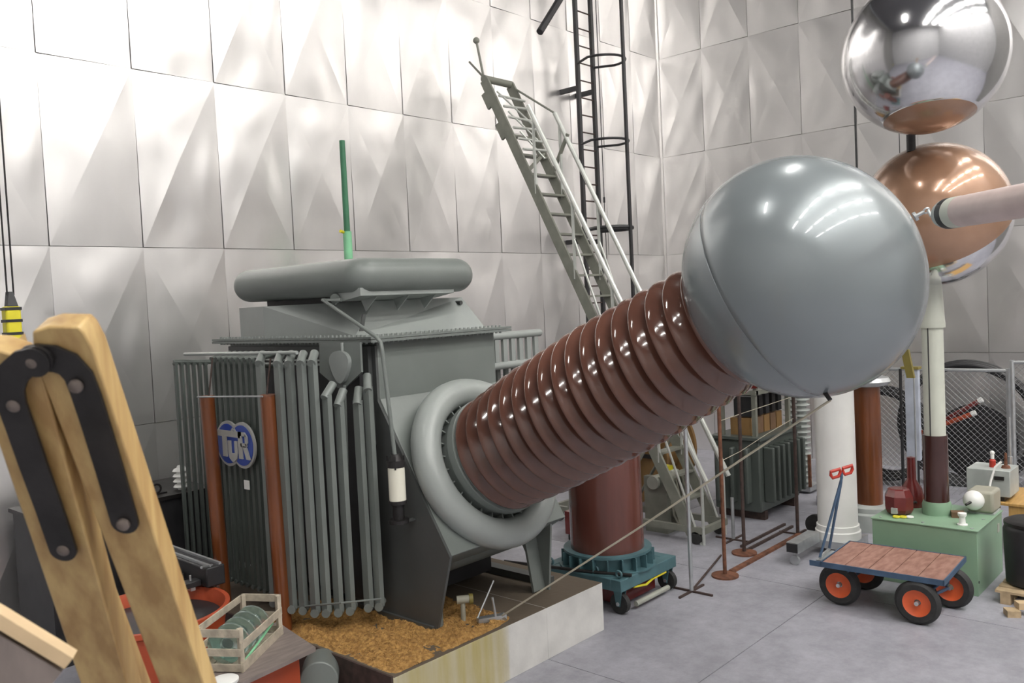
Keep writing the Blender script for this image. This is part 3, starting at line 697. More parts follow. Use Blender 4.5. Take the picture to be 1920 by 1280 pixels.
MB().cyl(c2+V((0, 0, R2-.05)), (c2.x, c2.y, CEIL), .03, n=12).build('suspension_rod', 'galv', t)
ra = at(1708, 262, X=9.55)
MB().cyl(V((ra.x, ra.y, ra.z-.12)), V((ra.x, ra.y, ra.z+.35)), .045, n=14).build('gap_rod', 'black', t)
q = at(1603, 200, X=11.3)
MB().tube([(q.x, q.y, CEIL), (q.x, q.y, 7), (q.x, q.y, 2.6)], .014).build('hanging_rope', 'black', label='thin black rope hanging left of the polished sphere', cat='rope')

# pink tube linked to the big sphere
p0 = at(1768, 402, t=5.30); p1 = at(1920, 376, t=4.55); dt = (p1-p0).normalized(); 
t = empty('resistor_tube', p0, 'pink wrapped tube with black ring coming from the right edge to the grey sphere', 'tube')
MB().lathe(p0-dt*.04, dt, [(0, .015), (.01, .05), (.04, .078), (.08, .090), (.10, .092)], 32).build('end_cap', 'lightgrey', t, label='grey domed end cap')
MB().cyl(p0+dt*.06, p0+dt*.115, .0935, n=32).build('black_band', 'black', t)
MB().cyl(p0+dt*.115, p0+dt*.20, .0925, n=32).build('pale_band', 'cream', t)
MB().cyl(p0+dt*.20, p0+dt*3.2, .0915, n=32).build('pink_tube', 'pink', t)
pe = ep+dn*.085
MB().tube([p0-dt*.04, p0-dt*.08], .014).torus(p0-dt*.09, V((0, 0, 1)), .022, .007, 14, 6).tube([p0-dt*.10, pe.lerp(p0-dt*.10, .5)+V((0, 0, -.02)), pe], .009).build('shackle', 'galv', t)

# ================================================================== white and orange columns
wc = V((10.22, 4.10, 0))
t = empty('white_column', wc, 'thick glossy white column on a grey castor base behind the red-handled cart', 'column')
MB().lathe((wc.x, wc.y, .17), (0, 0, 1), [(0, .262), (.09, .262), (.10, .245), (.16, .245), (.165, .232)], 48).build('foot_ring', 'white', t)
MB().cyl((wc.x, wc.y, .3), (wc.x, wc.y, 2.35), .230, .222, 64).build('shaft', 'white', t)
MB().box(wc.x-.26, wc.y-.26, .08, wc.x+.26, wc.y+.26, .17).build('base_plate', 'galv', t)
MB().box(9.35, 4.22, .15, wc.x-.26, 4.36, .27).build('base_beam', 'galv', t)
MB().box(9.34, 4.225, .16, 9.355, 4.355, .26).build('beam_end', 'black', t)
for q in ((9.42, 4.29), (10.5, 3.9), (10.5, 4.4)): MB().cyl((q[0]-.02, q[1], .055), (q[0]+.02, q[1], .055), .055, n=16).build('castor', 'galv', t)
MB().box(9.41, 4.27, .08, 9.43, 4.31, .16).build('castor_fork', 'galv', t)
oc = V((11.45, 4.16, 0))
t = empty('orange_column', oc, 'orange-brown insulating column with silver top disc behind the white column', 'column')
MB().lathe(oc, (0, 0, 1), [(0, .34), (.22, .34), (.24, .30), (.30, .30), (.32, .2)], 40).build('base', 'lightgrey', t)
MB().cyl(oc+V((0, 0, .30)), oc+V((0, 0, 1.86)), .165, n=40).build('tube', 'orange', t)
MB().lathe(oc+V((0, 0, 1.86)), (0, 0, 1), [(0, .17), (.02, .26), (.07, .30), (.12, .27), (.15, .15)], 40).build('top_disc', 'galv', t)

# ================================================================== flat cart
t = empty('platform_cart', (8.75, 2.95, 0), 'four-wheeled platform cart with brown plywood deck and orange wheel rims', 'cart')
CZ = .45
q = [V((8.28, 3.50, 0)), V((8.33, 2.39, 0)), V((9.13, 2.32, 0)), V((9.14, 3.46, 0))]   # deck corners
ex = (q[1]-q[0]).normalized(); L_ = (q[1]-q[0]).length; ey = (q[3]-q[0]); ey = (ey-ex*ey.dot(ex)).normalized(); W_ = .87
o0 = q[0]+V((0, 0, CZ))
def CP(a, b, c=0): return o0 + ex*a + ey*b + V((0, 0, c))
for k in range(5):
    a0, a1 = L_*k/5+.006, L_*(k+1)/5-.002
    MB().hexa([CP(a0, .012, -.02), CP(a1, .012, -.02), CP(a1, W_-.012, -.02), CP(a0, W_-.012, -.02), CP(a0, .012, .004), CP(a1, .012, .004), CP(a1, W_-.012, .004), CP(a0, W_-.012, .004)]).build('deck_board', 'deck', t)
fr = MB()
for (a0, b0, a1, b1) in ((-.12, 0, L_+.01, .012), (-.0, W_-.012, L_+.01, W_), (L_, 0, L_+.012, W_), (-.012, 0, 0, W_)):
    fr.hexa([CP(a0, b0, -.045), CP(a1, b0, -.045), CP(a1, b1, -.045), CP(a0, b1, -.045), CP(a0, b0, .008), CP(a1, b0, .008), CP(a1, b1, .008), CP(a0, b1, .008)])
fr.build('frame', 'blue', t)
def wheel(c, ax):
    R, h = .205, .045
    w_ = MB().lathe(c-ax*h, ax, [(0, .125), (.0, .175), (.015, .195), (.045, .207), (.075, .195), (.09, .175), (.09, .125)], 40, caps=False).build('tyre', 'rubber', t)
    MB().lathe(c-ax*.042, ax, [(0, .126), (.006, .118), (.022, .095), (.030, .05), (.030, .03), (.055, .03), (.055, .06), (.065, .095), (.078, .118), (.084, .126)], 32, caps=False).build('rim', 'rim_o', w_)
    MB().cyl(c-ax*.055, c+ax*.055, .02, n=12).build('hub', 'galv', w_)
for (px, py) in ((8.45, 3.39), (8.35, 2.62)):
    wheel(V((px, py, .205)), V((ex.y, -ex.x, 0)))
for (px, py) in ((9.02, 3.36), (8.95, 2.50)):
    wheel(V((px, py, .205)), V((ex.y, -ex.x, 0)))
MB().cyl((8.37, 2.62, .205), (8.94, 2.50, .205), .016, n=10).build('axle', 'blue', t)
MB().cyl((8.47, 3.39, .205), (9.00, 3.36, .205), .016, n=10).build('axle', 'blue', t)
MB().tube([CP(L_-.10, W_-.05, -.03), V((8.90, 2.53, .22))], .014).tube([CP(L_-.02, W_-.05, -.03), V((8.90, 2.53, .22))], .014).tube([CP(L_-.02, .15, -.03), V((8.42, 2.62, .22))], .014).tube([CP(.25, .1, -.03), V((8.5, 3.39, .22))], .014).tube([CP(.25, W_-.1, -.03), V((8.96, 3.36, .22))], .014).build('axle_support', 'blue', t)
hd = at(1578, 884, X=8.62)
ha, hb_ = CP(-.05, .10, .02), CP(-.07, .42, .02)
MB().tube([ha, hd-V((0, .0, .06)), hd], .014).build('handle_bar', 'blue', t)
MB().tube([hb_, hd-V((.02, .0, .10)), hd-V((0, 0, .02))], .014).build('handle_bar', 'blue', t)
MB().tube([ha, hb_], .016).box(ha.x-.05, ha.y-.03, ha.z-.03, hb_.x+.02, ha.y+.02, ha.z-.015).build('handle_pivot', 'galv', t)
for s in (-1, 1):
    g_ = hd + V((.671, -.741, 0))*(.062*s) + V((0, 0, .012+.015*s)); e = V((.671, -.741, .25)).normalized()
    MB().tube([g_-e*.05+V((0, 0, .02)), g_+e*.05+V((0, 0, .02)), g_+e*.05-V((0, 0, .015)), g_+e*.03-V((0, 0, .05)), g_-e*.03-V((0, 0, .05)), g_-e*.05-V((0, 0, .015))], .017, 8, True).build('grip', 'redbr', t)

# ================================================================== things on the green cabinet
p = at(1686, 962, z=GZ); t = empty('instrument_transformer', (p.x, p.y, GZ), 'faceted dark red resin block standing at the left end of the green cabinet', 'transformer')
prof = [(0, .10), (.02, .13), (.06, .15), (.20, .15), (.27, .115), (.28, .09)]
MB().lathe((p.x, p.y, GZ), (0, 0, 1), prof, 8).build('resin_body', 'maroon', t, smooth=0)
MB().box(p.x-.17, p.y-.03, GZ+.03, p.x-.13, p.y+.03, GZ+.09).build('terminal_box', 'lightgrey', t)
p = at(1716, 925, X=10.2); t = MB().lathe((10.15, p.y+.02, GZ), (0, 0, 1), [(0, .13), (.05, .14), (.20, .11), (.30, .05), (.55, .045), (.56, .0)], 20).build('resin_bushing', 'maroon', label='red-brown resin bushing behind the dark brown pillar foot', cat='insulator')
p = at(1715, 950, z=GZ)
b = MB(); rn = random.Random(5)
for k in range(5):
    c = V((p.x+rn.uniform(-.05, .05), p.y+rn.uniform(-.02, .05), GZ+.035+.03*(k//2)))
    b.tube([c+V((.05*cos(i*.7), .05*sin(i*.7), .012*sin(i*1.9+k))) for i in range(9)], .014, 6, True)
b.build('cable_coil', 'black', cat='cable', label='tangled black cable between red block and pillar')
p = at(1680, 968, z=GZ)
for k in range(3): MB().torus((p.x-.05+.03*k, p.y-.02-.06*k, GZ+.012), (0, 0, 1), .03, .01, 16, 6).build('cable_loop', 'yellow' if k < 2 else 'white', label=('yellow cable loop nearest the cabinet end', 'yellow cable loop next to the white loop', 'small white cable loop before the black cable')[k], cat='cable')
p = at(1840, 962, z=GZ); c = V((p.x+.12, p.y+.0, GZ))
t = empty('beige_motor', c, 'beige box instrument with a big white dome knob on the green cabinet', 'instrument')
MB().box(c.x-.17, c.y-.13, GZ+.015, c.x+.16, c.y+.13, GZ+.25).build('housing', 'beige', t, bevel=.03)
MB().sphere((c.x-.19, c.y+.055, GZ+.15), .105, 32, (-1, 0, 0), -.3, 1).build('dome', 'white', t)
MB().cyl((c.x-.28, c.y+.055, GZ+.15), (c.x-.35, c.y+.09, GZ+.13), .014, n=10).build('knob', 'iron', t)
MB().box(c.x-.15, c.y-.13, GZ, c.x+.14, c.y+.13, GZ+.015).build('foot_plate', 'lightgrey', t)
p = at(1803, 985, z=GZ); t = MB().lathe((p.x+.03, p.y, GZ), (0, 0, 1), [(0, .05), (.012, .05), (.014, .032), (.08, .028), (.10, .042), (.125, .042), (.13, .02)], 24).build('post_insulator', 'white', label='small white porcelain spool at the near edge of the green cabinet', cat='insulator')
p = at(1765, 972, z=GZ)
MB().obox((PP.x-.05, PP.y-.22, GZ+.03), (.05, .02, 0), (-.02, .06, 0), (0, 0, .03)).build('paper_box', 'cardboard', label='small cardboard box right of the pillar foot', cat='box')

# ================================================================== right edge: table, instrument, drum, pallet
t = empty('work_table', (11.6, 2.3, 0), 'yellow wooden table at the right edge behind the green cabinet', 'table')
tz = .60
ta = at(1858, 938, z=tz)
MB().box(11.05, 1.2, tz-.03, 12.0, 2.68, tz).build('tabletop', 'ply', t, bevel=.004)
for q in ((11.12, 2.58), (11.9, 2.58), (11.12, 1.3), (11.9, 1.3)): MB().box(q[0]-.03, q[1]-.03, 0, q[0]+.03, q[1]+.03, tz-.03).build('leg', 'ochre', t)
MB().box(11.07, 2.0, tz-.2, 11.09, 2.45, tz-.03).build('apron', 'ply', t)
t = empty('meter_box', (11.3, 2.62, tz), 'light grey metal instrument box with a vent on the yellow table', 'instrument')
MB().box(11.12, 2.44, tz+.05, 11.55, 2.90, tz+.36).build('housing', 'lightgrey', t, bevel=.008)
MB().box(11.10, 2.50, tz+.25, 11.12, 2.60, tz+.29).build('vent', 'iron', t)
MB().box(11.12, 2.5, tz, 11.5, 2.65, tz+.05).build('feet', 'iron', t)
pts = [at(1878, 865, X=11.05), at(1866, 875, X=11.02), at(1858, 900, X=11.0), at(1853, 925, X=10.9)]; pts[-1].z = max(pts[-1].z, tz)
MB().tube(pts, .012).build('power_lead', 'white', bpy.data.objects['meter_box'], label='white lead drooping over the front')
q = V((11.3, 2.66, tz+.36)); t = empty('fluid_bottle', q, 'little red bottle with white cap standing on the grey instrument box', 'bottle')
MB().lathe(q, (0, 0, 1), [(0, .035), (.08, .035), (.10, .015)], 16).build('body', 'redbr', t)
MB().cyl(q+V((0, 0, .10)), q+V((0, 0, .15)), .02, n=12).sphere(q+V((0, 0, .17)), .026, 12).build('cap', 'white', t)
MB().lathe((11.3, 2.52, tz+.36), (0, 0, 1), [(0, .05), (.03, .04), (.035, .02), (.18, .012)], 12).build('brown_insulator', 'rust', cat='insulator', label='rust-brown pointed insulator beside the little red bottle')
dc = V((9.70, 1.93, .13))
t = empty('black_drum', dc, 'black plastic drum standing on the wooden pallet at the right edge', 'drum')
MB().lathe(dc, (0, 0, 1), [(0, .22), (.02, .25), (.55, .27), (.60, .25), (.64, .20)], 32).build('body', 'black', t)
MB().lathe(dc+V((0, 0, .60)), (0, 0, 1), [(0, .262), (.03, .262), (.05, .22)], 32).build('lid', 'iron', t)
t = empty('wooden_pallet', (9.75, 1.8, 0), 'wooden pallet on the floor under the black drum', 'pallet')
for k in range(6): MB().box(9.32+k*.155, 1.35, .108, 9.32+k*.155+.12, 2.20, .13).build('deck_board', 'pallet', t)
for yy in (1.40, 1.75, 2.11):
    for xx in (9.32, 9.75, 10.10): MB().box(xx, yy-.045, .022, xx+.13, yy+.045, .108).build('block', 'pallet', t)
    MB().box(9.32, yy-.045, 0, 10.23, yy+.045, .022).build('runner', 'pallet', t)
MB().obox((9.04, 1.99, .03), (.05, .03, 0), (-.03, .05, 0), (0, 0, .03)).build('wood_offcut', 'pallet', cat='wood', label='short pale wood offcut on the floor before the pallet')
MB().obox((9.13, 1.92, .09), (.04, .03, 0), (-.03, .045, 0), (0, 0, .03)).build('wood_offcut', 'wood_end', cat='wood', label='pale wood offcut resting on top of the other offcut')

# ================================================================== wire fence and things behind it
FXX = 13.6
def fence(xf, y0, y1, z1, lab, yslope=0):
    t = empty('mesh_fence', (xf, (y0+y1)/2, 0), lab, 'fence')
    for yy in (y0, y1): MB().cyl((xf, yy, 0), (xf, yy, z1), .03, n=10).build('post', 'galv', t)
    MB().cyl((xf, y0, z1-.03), (xf, y1, z1-.03), .024, n=10).build('top_rail', 'galv', t)
    b = MB(); sp_ = .085; H_ = z1-.1; W2 = abs(y1-y0); ya = min(y0, y1); d = -H_
    while d < W2:
        for sg_ in (0, 1):
            a0 = max(0, d); a1 = min(W2, d+H_)
            if a1-a0 > .02:
                h0_, h1_ = a0-d, a1-d
                if sg_: h0_, h1_ = H_-h0_, H_-h1_
                b.cyl((xf+.004*sg_, ya+a0, .05+h0_), (xf+.004*sg_, ya+a1, .05+h1_), .0026, n=3)
        d += sp_
    b.build('wire_mesh', 'wire', t, kind='stuff')
fence(FXX, 4.22, 2.98, 1.92, 'galvanised wire mesh fence panel behind the pillar')
fence(FXX, 5.60, 4.26, 1.92, 'galvanised wire mesh fence panel behind the orange column')
fence(FXX-.12, 2.90, 1.6, 2.05, 'taller wire mesh fence panel at the right edge of the frame')
# cable drums (flat coils) behind the fence
def coil(c, R, r, n, mt, lab, tilt):
    b = MB(); ax = V(tilt).normalized()
    for k in range(n): b.torus(V(c)+ax*(.045*(k-n/2)), ax, R-.03*(k % 3), r, 56, 8)
    return b.build('cable_coil', mt, label=lab, cat='cable', group='coiled black cables')
coil((14.5, 3.75, .98), .95, .03, 7, 'black', 'big black cable coil standing behind the fence right of the pillar', (1, .15, .1))
coil((14.1, 4.85, .82), .72, .03, 7, 'black', 'big black cable coil standing behind the fence left of the pillar', (1, -.1, .12))
coil((14.9, 2.35, .62), .60, .028, 6, 'black', 'smaller black cable coil near the fence gate', (1, .1, .1))
MB().lathe((14.95, 3.75, .62), (1, 0, 0), [(0, .6), (.1, .6), (.1, .12), (.3, .12)], 40).build('cable_reel', 'black', cat='reel', label='round black reel leaning inside the cable coils')
for (a, b_, lab, mt) in (((1775, 785), (1835, 752), 'dark red cylinder rod pointing up right above the coils', 'maroon'), ((1765, 797), (1822, 776), 'orange-red rod below the dark red one above the coils', 'tub')):
    A_, B_ = at(*a, X=14.45), at(*b_, X=14.45); A_ = A_-(B_-A_)*.7
    t = MB().cyl(A_, B_, .038, n=12).build('insulator_rod', mt, cat='rod', label=lab)
    MB().cyl(B_, B_+(B_-A_).normalized()*.06, .042, n=12).build('end_cap', 'white', t)
q = at(1717, 850, X=13.2)
t = MB().box(13.15, q.y-.07, 0.6, 13.25, q.y+.11, 1.93).build('plastic_sheet', 'pvc', cat='board', label='pale blue-grey upright board left of the pillar')
MB().box(13.13, q.y-.09, 1.93, 13.27, q.y+.16, 1.965).build('top_strip', 'olive', t)
MB().box(13.17, q.y-.04, 0, 13.23, q.y+.06, .6).build('stand', 'black', t)
a, b_ = at(1697, 655, X=12.6), at(1708, 708, X=12.6)
t = MB().obox((a+b_)/2, (0, .05, 0), (a-b_)/2, (.03, 0, 0)).build('hanging_weight', 'olive', cat='weight', label='olive yellow flat strap hanging left of the cream pillar')
MB().tube([a, (a.x, a.y, 6), (a.x, a.y, CEIL)], .006).build('cord', 'black', t)
MB().tube([(12.6, b_.y-.04, 0), (12.6, b_.y-.04, b_.z)], .012).build('pull_rod', 'galv', t)
q = at(1688, 700, X=13.0); t = MB().tube([(q.x, q.y, 0.0), (q.x, q.y, 1.0), (q.x, q.y, 1.95)], .022).build('black_hose', 'black', cat='hose', label='black upright hose between orange column and pale board')
MB().box(12.2, 4.3, 0, 13.0, 5.2, .14).build('concrete_pad', 'conc_floor', cat='slab', label='flat grey slab on the floor behind the orange column')
q = at(1893, 790, X=12.4); MB().cyl((12.4, q.y, .9), (12.4, q.y, 1.4), .012, n=6).cyl((12.4, q.y, 0), (12.4, q.y, .9), .03, n=8).build('steel_spike', 'galv', cat='rod', label='thin upright steel rod behind the little red bottle')

# ================================================================== barrier stands with ropes
def stand(p, H_, mt, lab, base='round'):
    t = empty('barrier_post', (p[0], p[1], 0), lab, 'post', 'rusty barrier posts')
    MB().cyl((p[0], p[1], .02), (p[0], p[1], H_), .022, n=12).build('pole', mt, t)
    if base == 'round': MB().lathe((p[0], p[1], 0), (0, 0, 1), [(0, .15), (.02, .15), (.03, .03)], 28).build('base', 'rust', t)
    else:
        MB().box(p[0]-.012, p[1]-.25, 0, p[0]+.012, p[1]+.25, .02).box(p[0]-.25, p[1]-.012, 0, p[0]+.25, p[1]+.012, .02).build('base', 'rustd', t)
stand((8.61, 4.75), 2.1, 'rust', 'rust-brown barrier post on a round base nearest the rope')
stand((9.50, 4.97), 2.15, 'rustd', 'dark rusty barrier post on a round base behind the first one')
stand((7.95, 4.79), 1.95, 'galv', 'grey barrier post on a cross foot beside the teal carriage', 'cross')
stand((10.60, 4.78), 1.85, 'rustd', 'thin dark barrier post left of the white column', 'cross')
stand((9.95, 5.35), .55, 'galv', 'short grey stub post behind the dark rusty post', 'cross')
MB().cyl((7.95, 4.79, .012), (9.2, 5.12, .03), .012, n=8).build('floor_bar', 'rustd', label='dark bar on the floor from the cross foot to the rear post', cat='bar')
for k, (a, b_) in enumerate((((8.75, 4.8), (10.6, 4.70)), ((9.6, 5.02), (10.9, 4.95)), ((9.7, 5.15), (10.95, 5.08)))):
    MB().box(a[0], a[1]-.02, .0, b_[0], b_[1]+.02, .03).build('floor_rail', ('rust', 'rustd', 'rustd')[k], label=('rusty flat rail on the floor nearest the white column beam', 'dark rail on the floor, middle of three', 'dark rail on the floor, farthest of three')[k], cat='rail')
MB().tube([(8.61, 4.75, 1.30), (9.3, 4.87, 1.29), (9.95, 4.85, 1.40), (10.60, 4.78, 1.52)], .004).build('barrier_rope', 'rope', label='thin pale rope strung between the rusty posts', cat='rope')
MB().tube([(8.61, 4.75, 1.75), (9.5, 4.97, 1.70), (10.60, 4.78, 1.80)], .004).build('barrier_rope', 'rope', label='upper thin rope strung between the rusty posts', cat='rope')

# ================================================================== background clutter in the middle
sx0, sx1, sy0, sy1 = 10.95, 12.20, 5.35, 6.15
t = empty('old_transformer', (11.6, 5.75, 0), 'old grey-green oil transformer with fins standing behind the barrier ropes', 'transformer')
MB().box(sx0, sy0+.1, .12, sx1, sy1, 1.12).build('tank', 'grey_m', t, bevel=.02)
MB().box(sx0-.04, sy0+.06, 1.12, sx1+.04, sy1+.04, 1.16).build('lid', 'grey_m', t)
for k in range(7):
    x = sx0+.10+k*.165; MB().box(x, sy0-.06, .25, x+.055, sy0+.1, 1.02).build('fin', 'grey_m', t, bevel=.02)
for k in range(3): MB().box(sx0-.12, sy0+.22+k*.22, .25, sx0, sy0+.28+k*.22, 1.02).build('fin', 'grey_m', t, bevel=.02)
MB().box(sx0+.1, sy0+.1, 0, sx0+.2, sy1, .12).build('skid', 'rustd', t)
MB().box(sx1-.2, sy0+.1, 0, sx1-.1, sy1, .12).build('skid', 'rustd', t)
tw = MB()
for (x, y) in ((sx0+.1, sy0+.2), (sx1-.1, sy0+.2), (sx0+.1, sy1-.1), (sx1-.1, sy1-.1)): tw.box(x-.03, y-.03, 1.16, x+.03, y+.03, 1.78)
tw.box(sx0+.05, sy0+.15, 1.74, sx1-.05, sy0+.22, 1.80).box(sx0+.05, sy1-.15, 1.74, sx1-.05, sy1-.08, 1.80).box(sx0+.07, sy0+.15, 1.74, sx0+.13, sy1-.08, 1.80)
rk = tw.build('tap_frame', 'stair', t)
for k in range(5):
    x = sx0+.15+k*.2
    MB().box(x, sy0+.28, 1.16, x+.17, sy1-.2, 1.40).build('coil_board', 'cardboard' if k % 2 else 'ochre', rk)
    MB().box(x+.02, sy0+.26, 1.42, x+.13, sy1-.25, 1.70).build('tap_switch', 'black' if k % 2 == 0 else 'iron', rk)
for k in range(5):
    x = sx0+.14+k*.24
    MB().lathe((x, sy0+.35, 1.80), (0, 0, 1), [(0, .06), (.04, .07), (.05, .035), (.1, .06), (.11, .03), (.16, .05), (.2, .01)], 14).build('bushing', 'maroon' if k % 2 else 'lightgrey', rk)
# white stacked-disc insulators behind
for (px, lab) in ((1487, 'white ribbed insulator stack left of the dark post'), (1508, 'white ribbed insulator stack right of the dark post')):
    q = at(px, 915, X=13.0); t = empty('ribbed_insulator', (13.0, q.y, .12), lab, 'insulator', 'white ribbed insulators')
    pf = [(0, .06)]
    for k in range(17): pf += [(.03+k*.085, .07), (.05+k*.085, .125), (.065+k*.085, .12), (.08+k*.085, .07)]
    MB().lathe((13.0, q.y, .12), (0, 0, 1), pf, 20).build('porcelain', 'lightgrey', t)
    MB().cyl((13.0, q.y, 1.56), (13.0, q.y, 1.75), .07, .05, 16).build('cap', 'galv', t)
yq = at(1497, 915, X=13.0).y
t = MB().box(12.8, yq-.28, .04, 13.2, yq+.32, .12).build('insulator_trolley', 'galv', cat='trolley', label='low grey trolley carrying the ribbed insulators')
for s in (-1, 1): MB().box(12.78, yq+.28*s-.02, .12, 12.82, yq+.28*s+.02, .62).build('upright', 'rust', t)
MB().box(12.7, yq-.2, 1.76, 13.1, yq+.5, 1.84).build('white_box', 'white', cat='box', label='white flat box on top of the ribbed insulators')
# ochre crate drum behind the stair
t = empty('cable_drum', (11.3, 7.6, 0), 'big ochre wooden drum case behind the rolling stair', 'drum')
MB().lathe((10.75, 7.6, .82), (1, 0, 0), [(0, .80), (.06, .80), (.06, .55), (.8, .55), (.8, .80), (.86, .80)], 40).build('reel', 'ochre', t)
for k in range(4): MB().box(10.71, 6.9+k*.38, .1+.1*abs(k-1.5), 10.749, 7.05+k*.38, 1.5-.1*abs(k-1.5)).build('batten', 'ochre', t)
MB().box(10.69, 6.85, .78, 10.709, 8.3, .84).build('strap', 'iron', t)
t = empty('red_trolley', (9.35, 6.85, 0), 'dark red machine trolley on the floor behind the brown cylinder', 'trolley')
MB().box(8.7, 6.6, .12, 9.7, 7.1, .42).build('chassis', 'maroon', t)
MB().box(8.8, 6.7, .42, 9.3, 7.05, .70).build('gearbox', 'maroon', t)
for q in ((8.8, 6.62), (9.6, 6.62), (8.8, 7.06), (9.6, 7.06)): MB().cyl((q[0], q[1]-.02, .07), (q[0], q[1]+.02, .07), .07, n=14).build('wheel', 'rubber', t)
t = empty('winch_frame', (9.95, 6.35, 0), 'pale grey-green winch frame tangled with hoses behind the grey post', 'winch')
b = MB(); b.box(9.75, 6.2, .05, 9.85, 6.55, .75).box(10.15, 6.2, .05, 10.25, 6.55, .75).box(9.75, 6.2, 0, 10.25, 6.55, .05); b.build('frame', 'stair', t)
MB().cyl((9.7, 6.38, .68), (10.3, 6.38, .68), .09, n=16).build('winch_drum', 'creamdk', t)
for k in range(6): MB().tube([V((9.8+.07*k, 6.18, .78)), V((9.74+.1*k, 6.12, .50)), V((9.82+.06*k, 6.14, .25+.04*k)), V((9.9, 6.10, .06))], .014).build('hose', 'beige', t)
MB().box(9.9, 6.3, .80, 10.1, 6.42, .86).build('yellow_bar', 'yellow', t)
MB().lathe((10.9, 4.78, .0), (0, 0, 1), [(0, .02), (.02, .02)], 8)
t = empty('small_wheel_jack', (10.75, 4.60, 0), 'small black trolley wheel with lever beside the white column base', 'jack')
MB().cyl((10.72, 4.60, .13), (10.78, 4.60, .13), .13, n=24).build('tyre', 'rubber', t)
MB().tube([(10.80, 4.60, .13), (10.95, 4.50, .22), (11.15, 4.42, .65)], .012).build('lever', 'black', t)
t = MB().box(6.95, 7.75, .0, 7.35, 8.1, .9).build('red_box', 'redbr', cat='box', label='red metal box glimpsed right of the corona ring')
MB().lathe((6.72, 6.35, 0), (0, 0, 1), [(0, .05), (.14, .05), (.16, .03)], 12).build('jack', 'black', cat='jack', label='small black bottle jack on the floor behind the ring')

# ================================================================== crane hook block at the left
hc = at(22, 598, t=5.4)
t = empty('crane_hook', (hc.x, hc.y, hc.z-.15), 'yellow and black striped crane hook block hanging at the left edge', 'crane hook')
MB().box(hc.x-.045, hc.y-.045, hc.z-.14, hc.x+.045, hc.y+.045, hc.z+.08).build('block', 'yellow', t, bevel=.015)
for dz in (-.10, -.02, .055): MB().box(hc.x-.047, hc.y-.047, hc.z+dz, hc.x+.047, hc.y+.047, hc.z+dz+.018).build('stripe', 'black', t)
MB().prism([(hc.x-.03, hc.y-.04, hc.z+.08), (hc.x+.03, hc.y-.04, hc.z+.08), (hc.x+.012, hc.y-.02, hc.z+.17), (hc.x-.012, hc.y-.02, hc.z+.17)], (0, .06, 0)).build('neck', 'black', t)
MB().tube([(hc.x, hc.y, hc.z-.14), (hc.x, hc.y, hc.z-.2), (hc.x+.04, hc.y-.04, hc.z-.26), (hc.x, hc.y, hc.z-.3), (hc.x-.04, hc.y+.03, hc.z-.26)], .014).build('hook', 'iron', t)
for dx in (-.012, .016): MB().tube([(hc.x+dx, hc.y-dx, hc.z+.15), (hc.x+dx, hc.y-dx, 8), (hc.x+dx, hc.y-dx, CEIL)], .0055).build('hoist_cable', 'iron', t)

# ================================================================== bottom left: cabinet, tub, crate
t = empty('dark_cabinet', (3.7, 8.9, 0), 'dark steel cabinet against the wall left of the radiators', 'cabinet')
MB().box(2.9, 8.45, 0, 4.5, 9.35, 1.36).build('body', 'black', t); MB().box(2.87, 8.42, 1.36, 4.53, 9.38, 1.40).build('top', 'iron', t)
pf = [(0, .04)]
for k in range(4): pf += [(.02+k*.055, .045), (.03+k*.055, .085), (.05+k*.055, .07), (.06+k*.055, .045)]
MB().lathe((4.28, 8.62, 1.40), (0, 0, 1), pf+[(.25, .03)], 20).build('white_insulator', 'white', cat='insulator', label='small white ribbed insulator on the dark cabinet')
MB().torus((4.0, 8.6, 1.46), (0, 1, 0), .045, .012, 16, 6).box(3.9, 8.58, 1.40, 4.1, 8.62, 1.415).build('steel_ring', 'iron', cat='ring', label='dark steel ring standing on the dark cabinet')
tc = V((3.05, 6.75, 0))
t = MB().lathe(tc, (0, 0, 1), [(0, .42), (.82, .55), (.84, .58), (.88, .58), (.88, .545), (.80, .52), (.1, .40), (.1, .0)], 48).build('red_tub', 'tub', cat='tub', label='large orange-red round tub behind the wooden crate')
MB().cyl((tc.x, tc.y, .1), (tc.x, tc.y, .78), .40, .51, 32).build('contents', 'black', t, label='dark junk filling the tub')
ba, bb = at(255, 1020, z=1.0), at(405, 1075, z=1.0); dx_ = (bb-ba).normalized(); sy_ = V((dx_.y, -dx_.x, 0))
t = empty('busbar_assembly', (ba+bb)/2-V((0, 0, .12)), 'black bolted busbar assembly lying across the red tub', 'switchgear')
cm = (ba+bb)/2; hl = (bb-ba).length/2
MB().obox(cm+V((0, 0, -.02)), dx_*hl, sy_*.085, (0, 0, .085)).build('beam', 'black', t, bevel=.012)
for s in (-.05, .045): MB().obox(cm+V((0, 0, .072))+sy_*s, dx_*hl*.98, sy_*.012, (0, 0, .012)).build('rail', 'galv', t)
for k in range(5):
    c = cm+dx_*(hl*(-.7+.38*k))+sy_*.16+V((0, 0, -.07))
    MB().obox(c, dx_*.055, sy_*.07, (0, 0, .025)).build('terminal_block', 'black', t, bevel=.006)
    MB().cyl(c+V((0, 0, .025)), c+V((0, 0, .07)), .010, n=8).build('bolt', 'galv', t)
MB().obox(cm+sy_*.17+V((0, 0, -.105)), dx_*hl*.9, sy_*.02, (0, 0, .012)).build('strip', 'galv', t)
MB().cyl(cm+dx_*(hl-.06)+V((0, 0, .06)), cm+dx_*(hl+.05)+sy_*.15+V((0, 0, .10)), .012, n=8).build('lever', 'galv', t)
MB().cyl(cm-dx_*(hl*.75)+V((0, 0, .16)), cm-dx_*(hl*.4)+V((0, 0, .20)), .016, n=8).cyl(cm-dx_*(hl*.6)+V((0, 0, .06)), cm-dx_*(hl*.6)+V((0, 0, .17)), .012, n=8).build('operating_arm', 'blue', t)
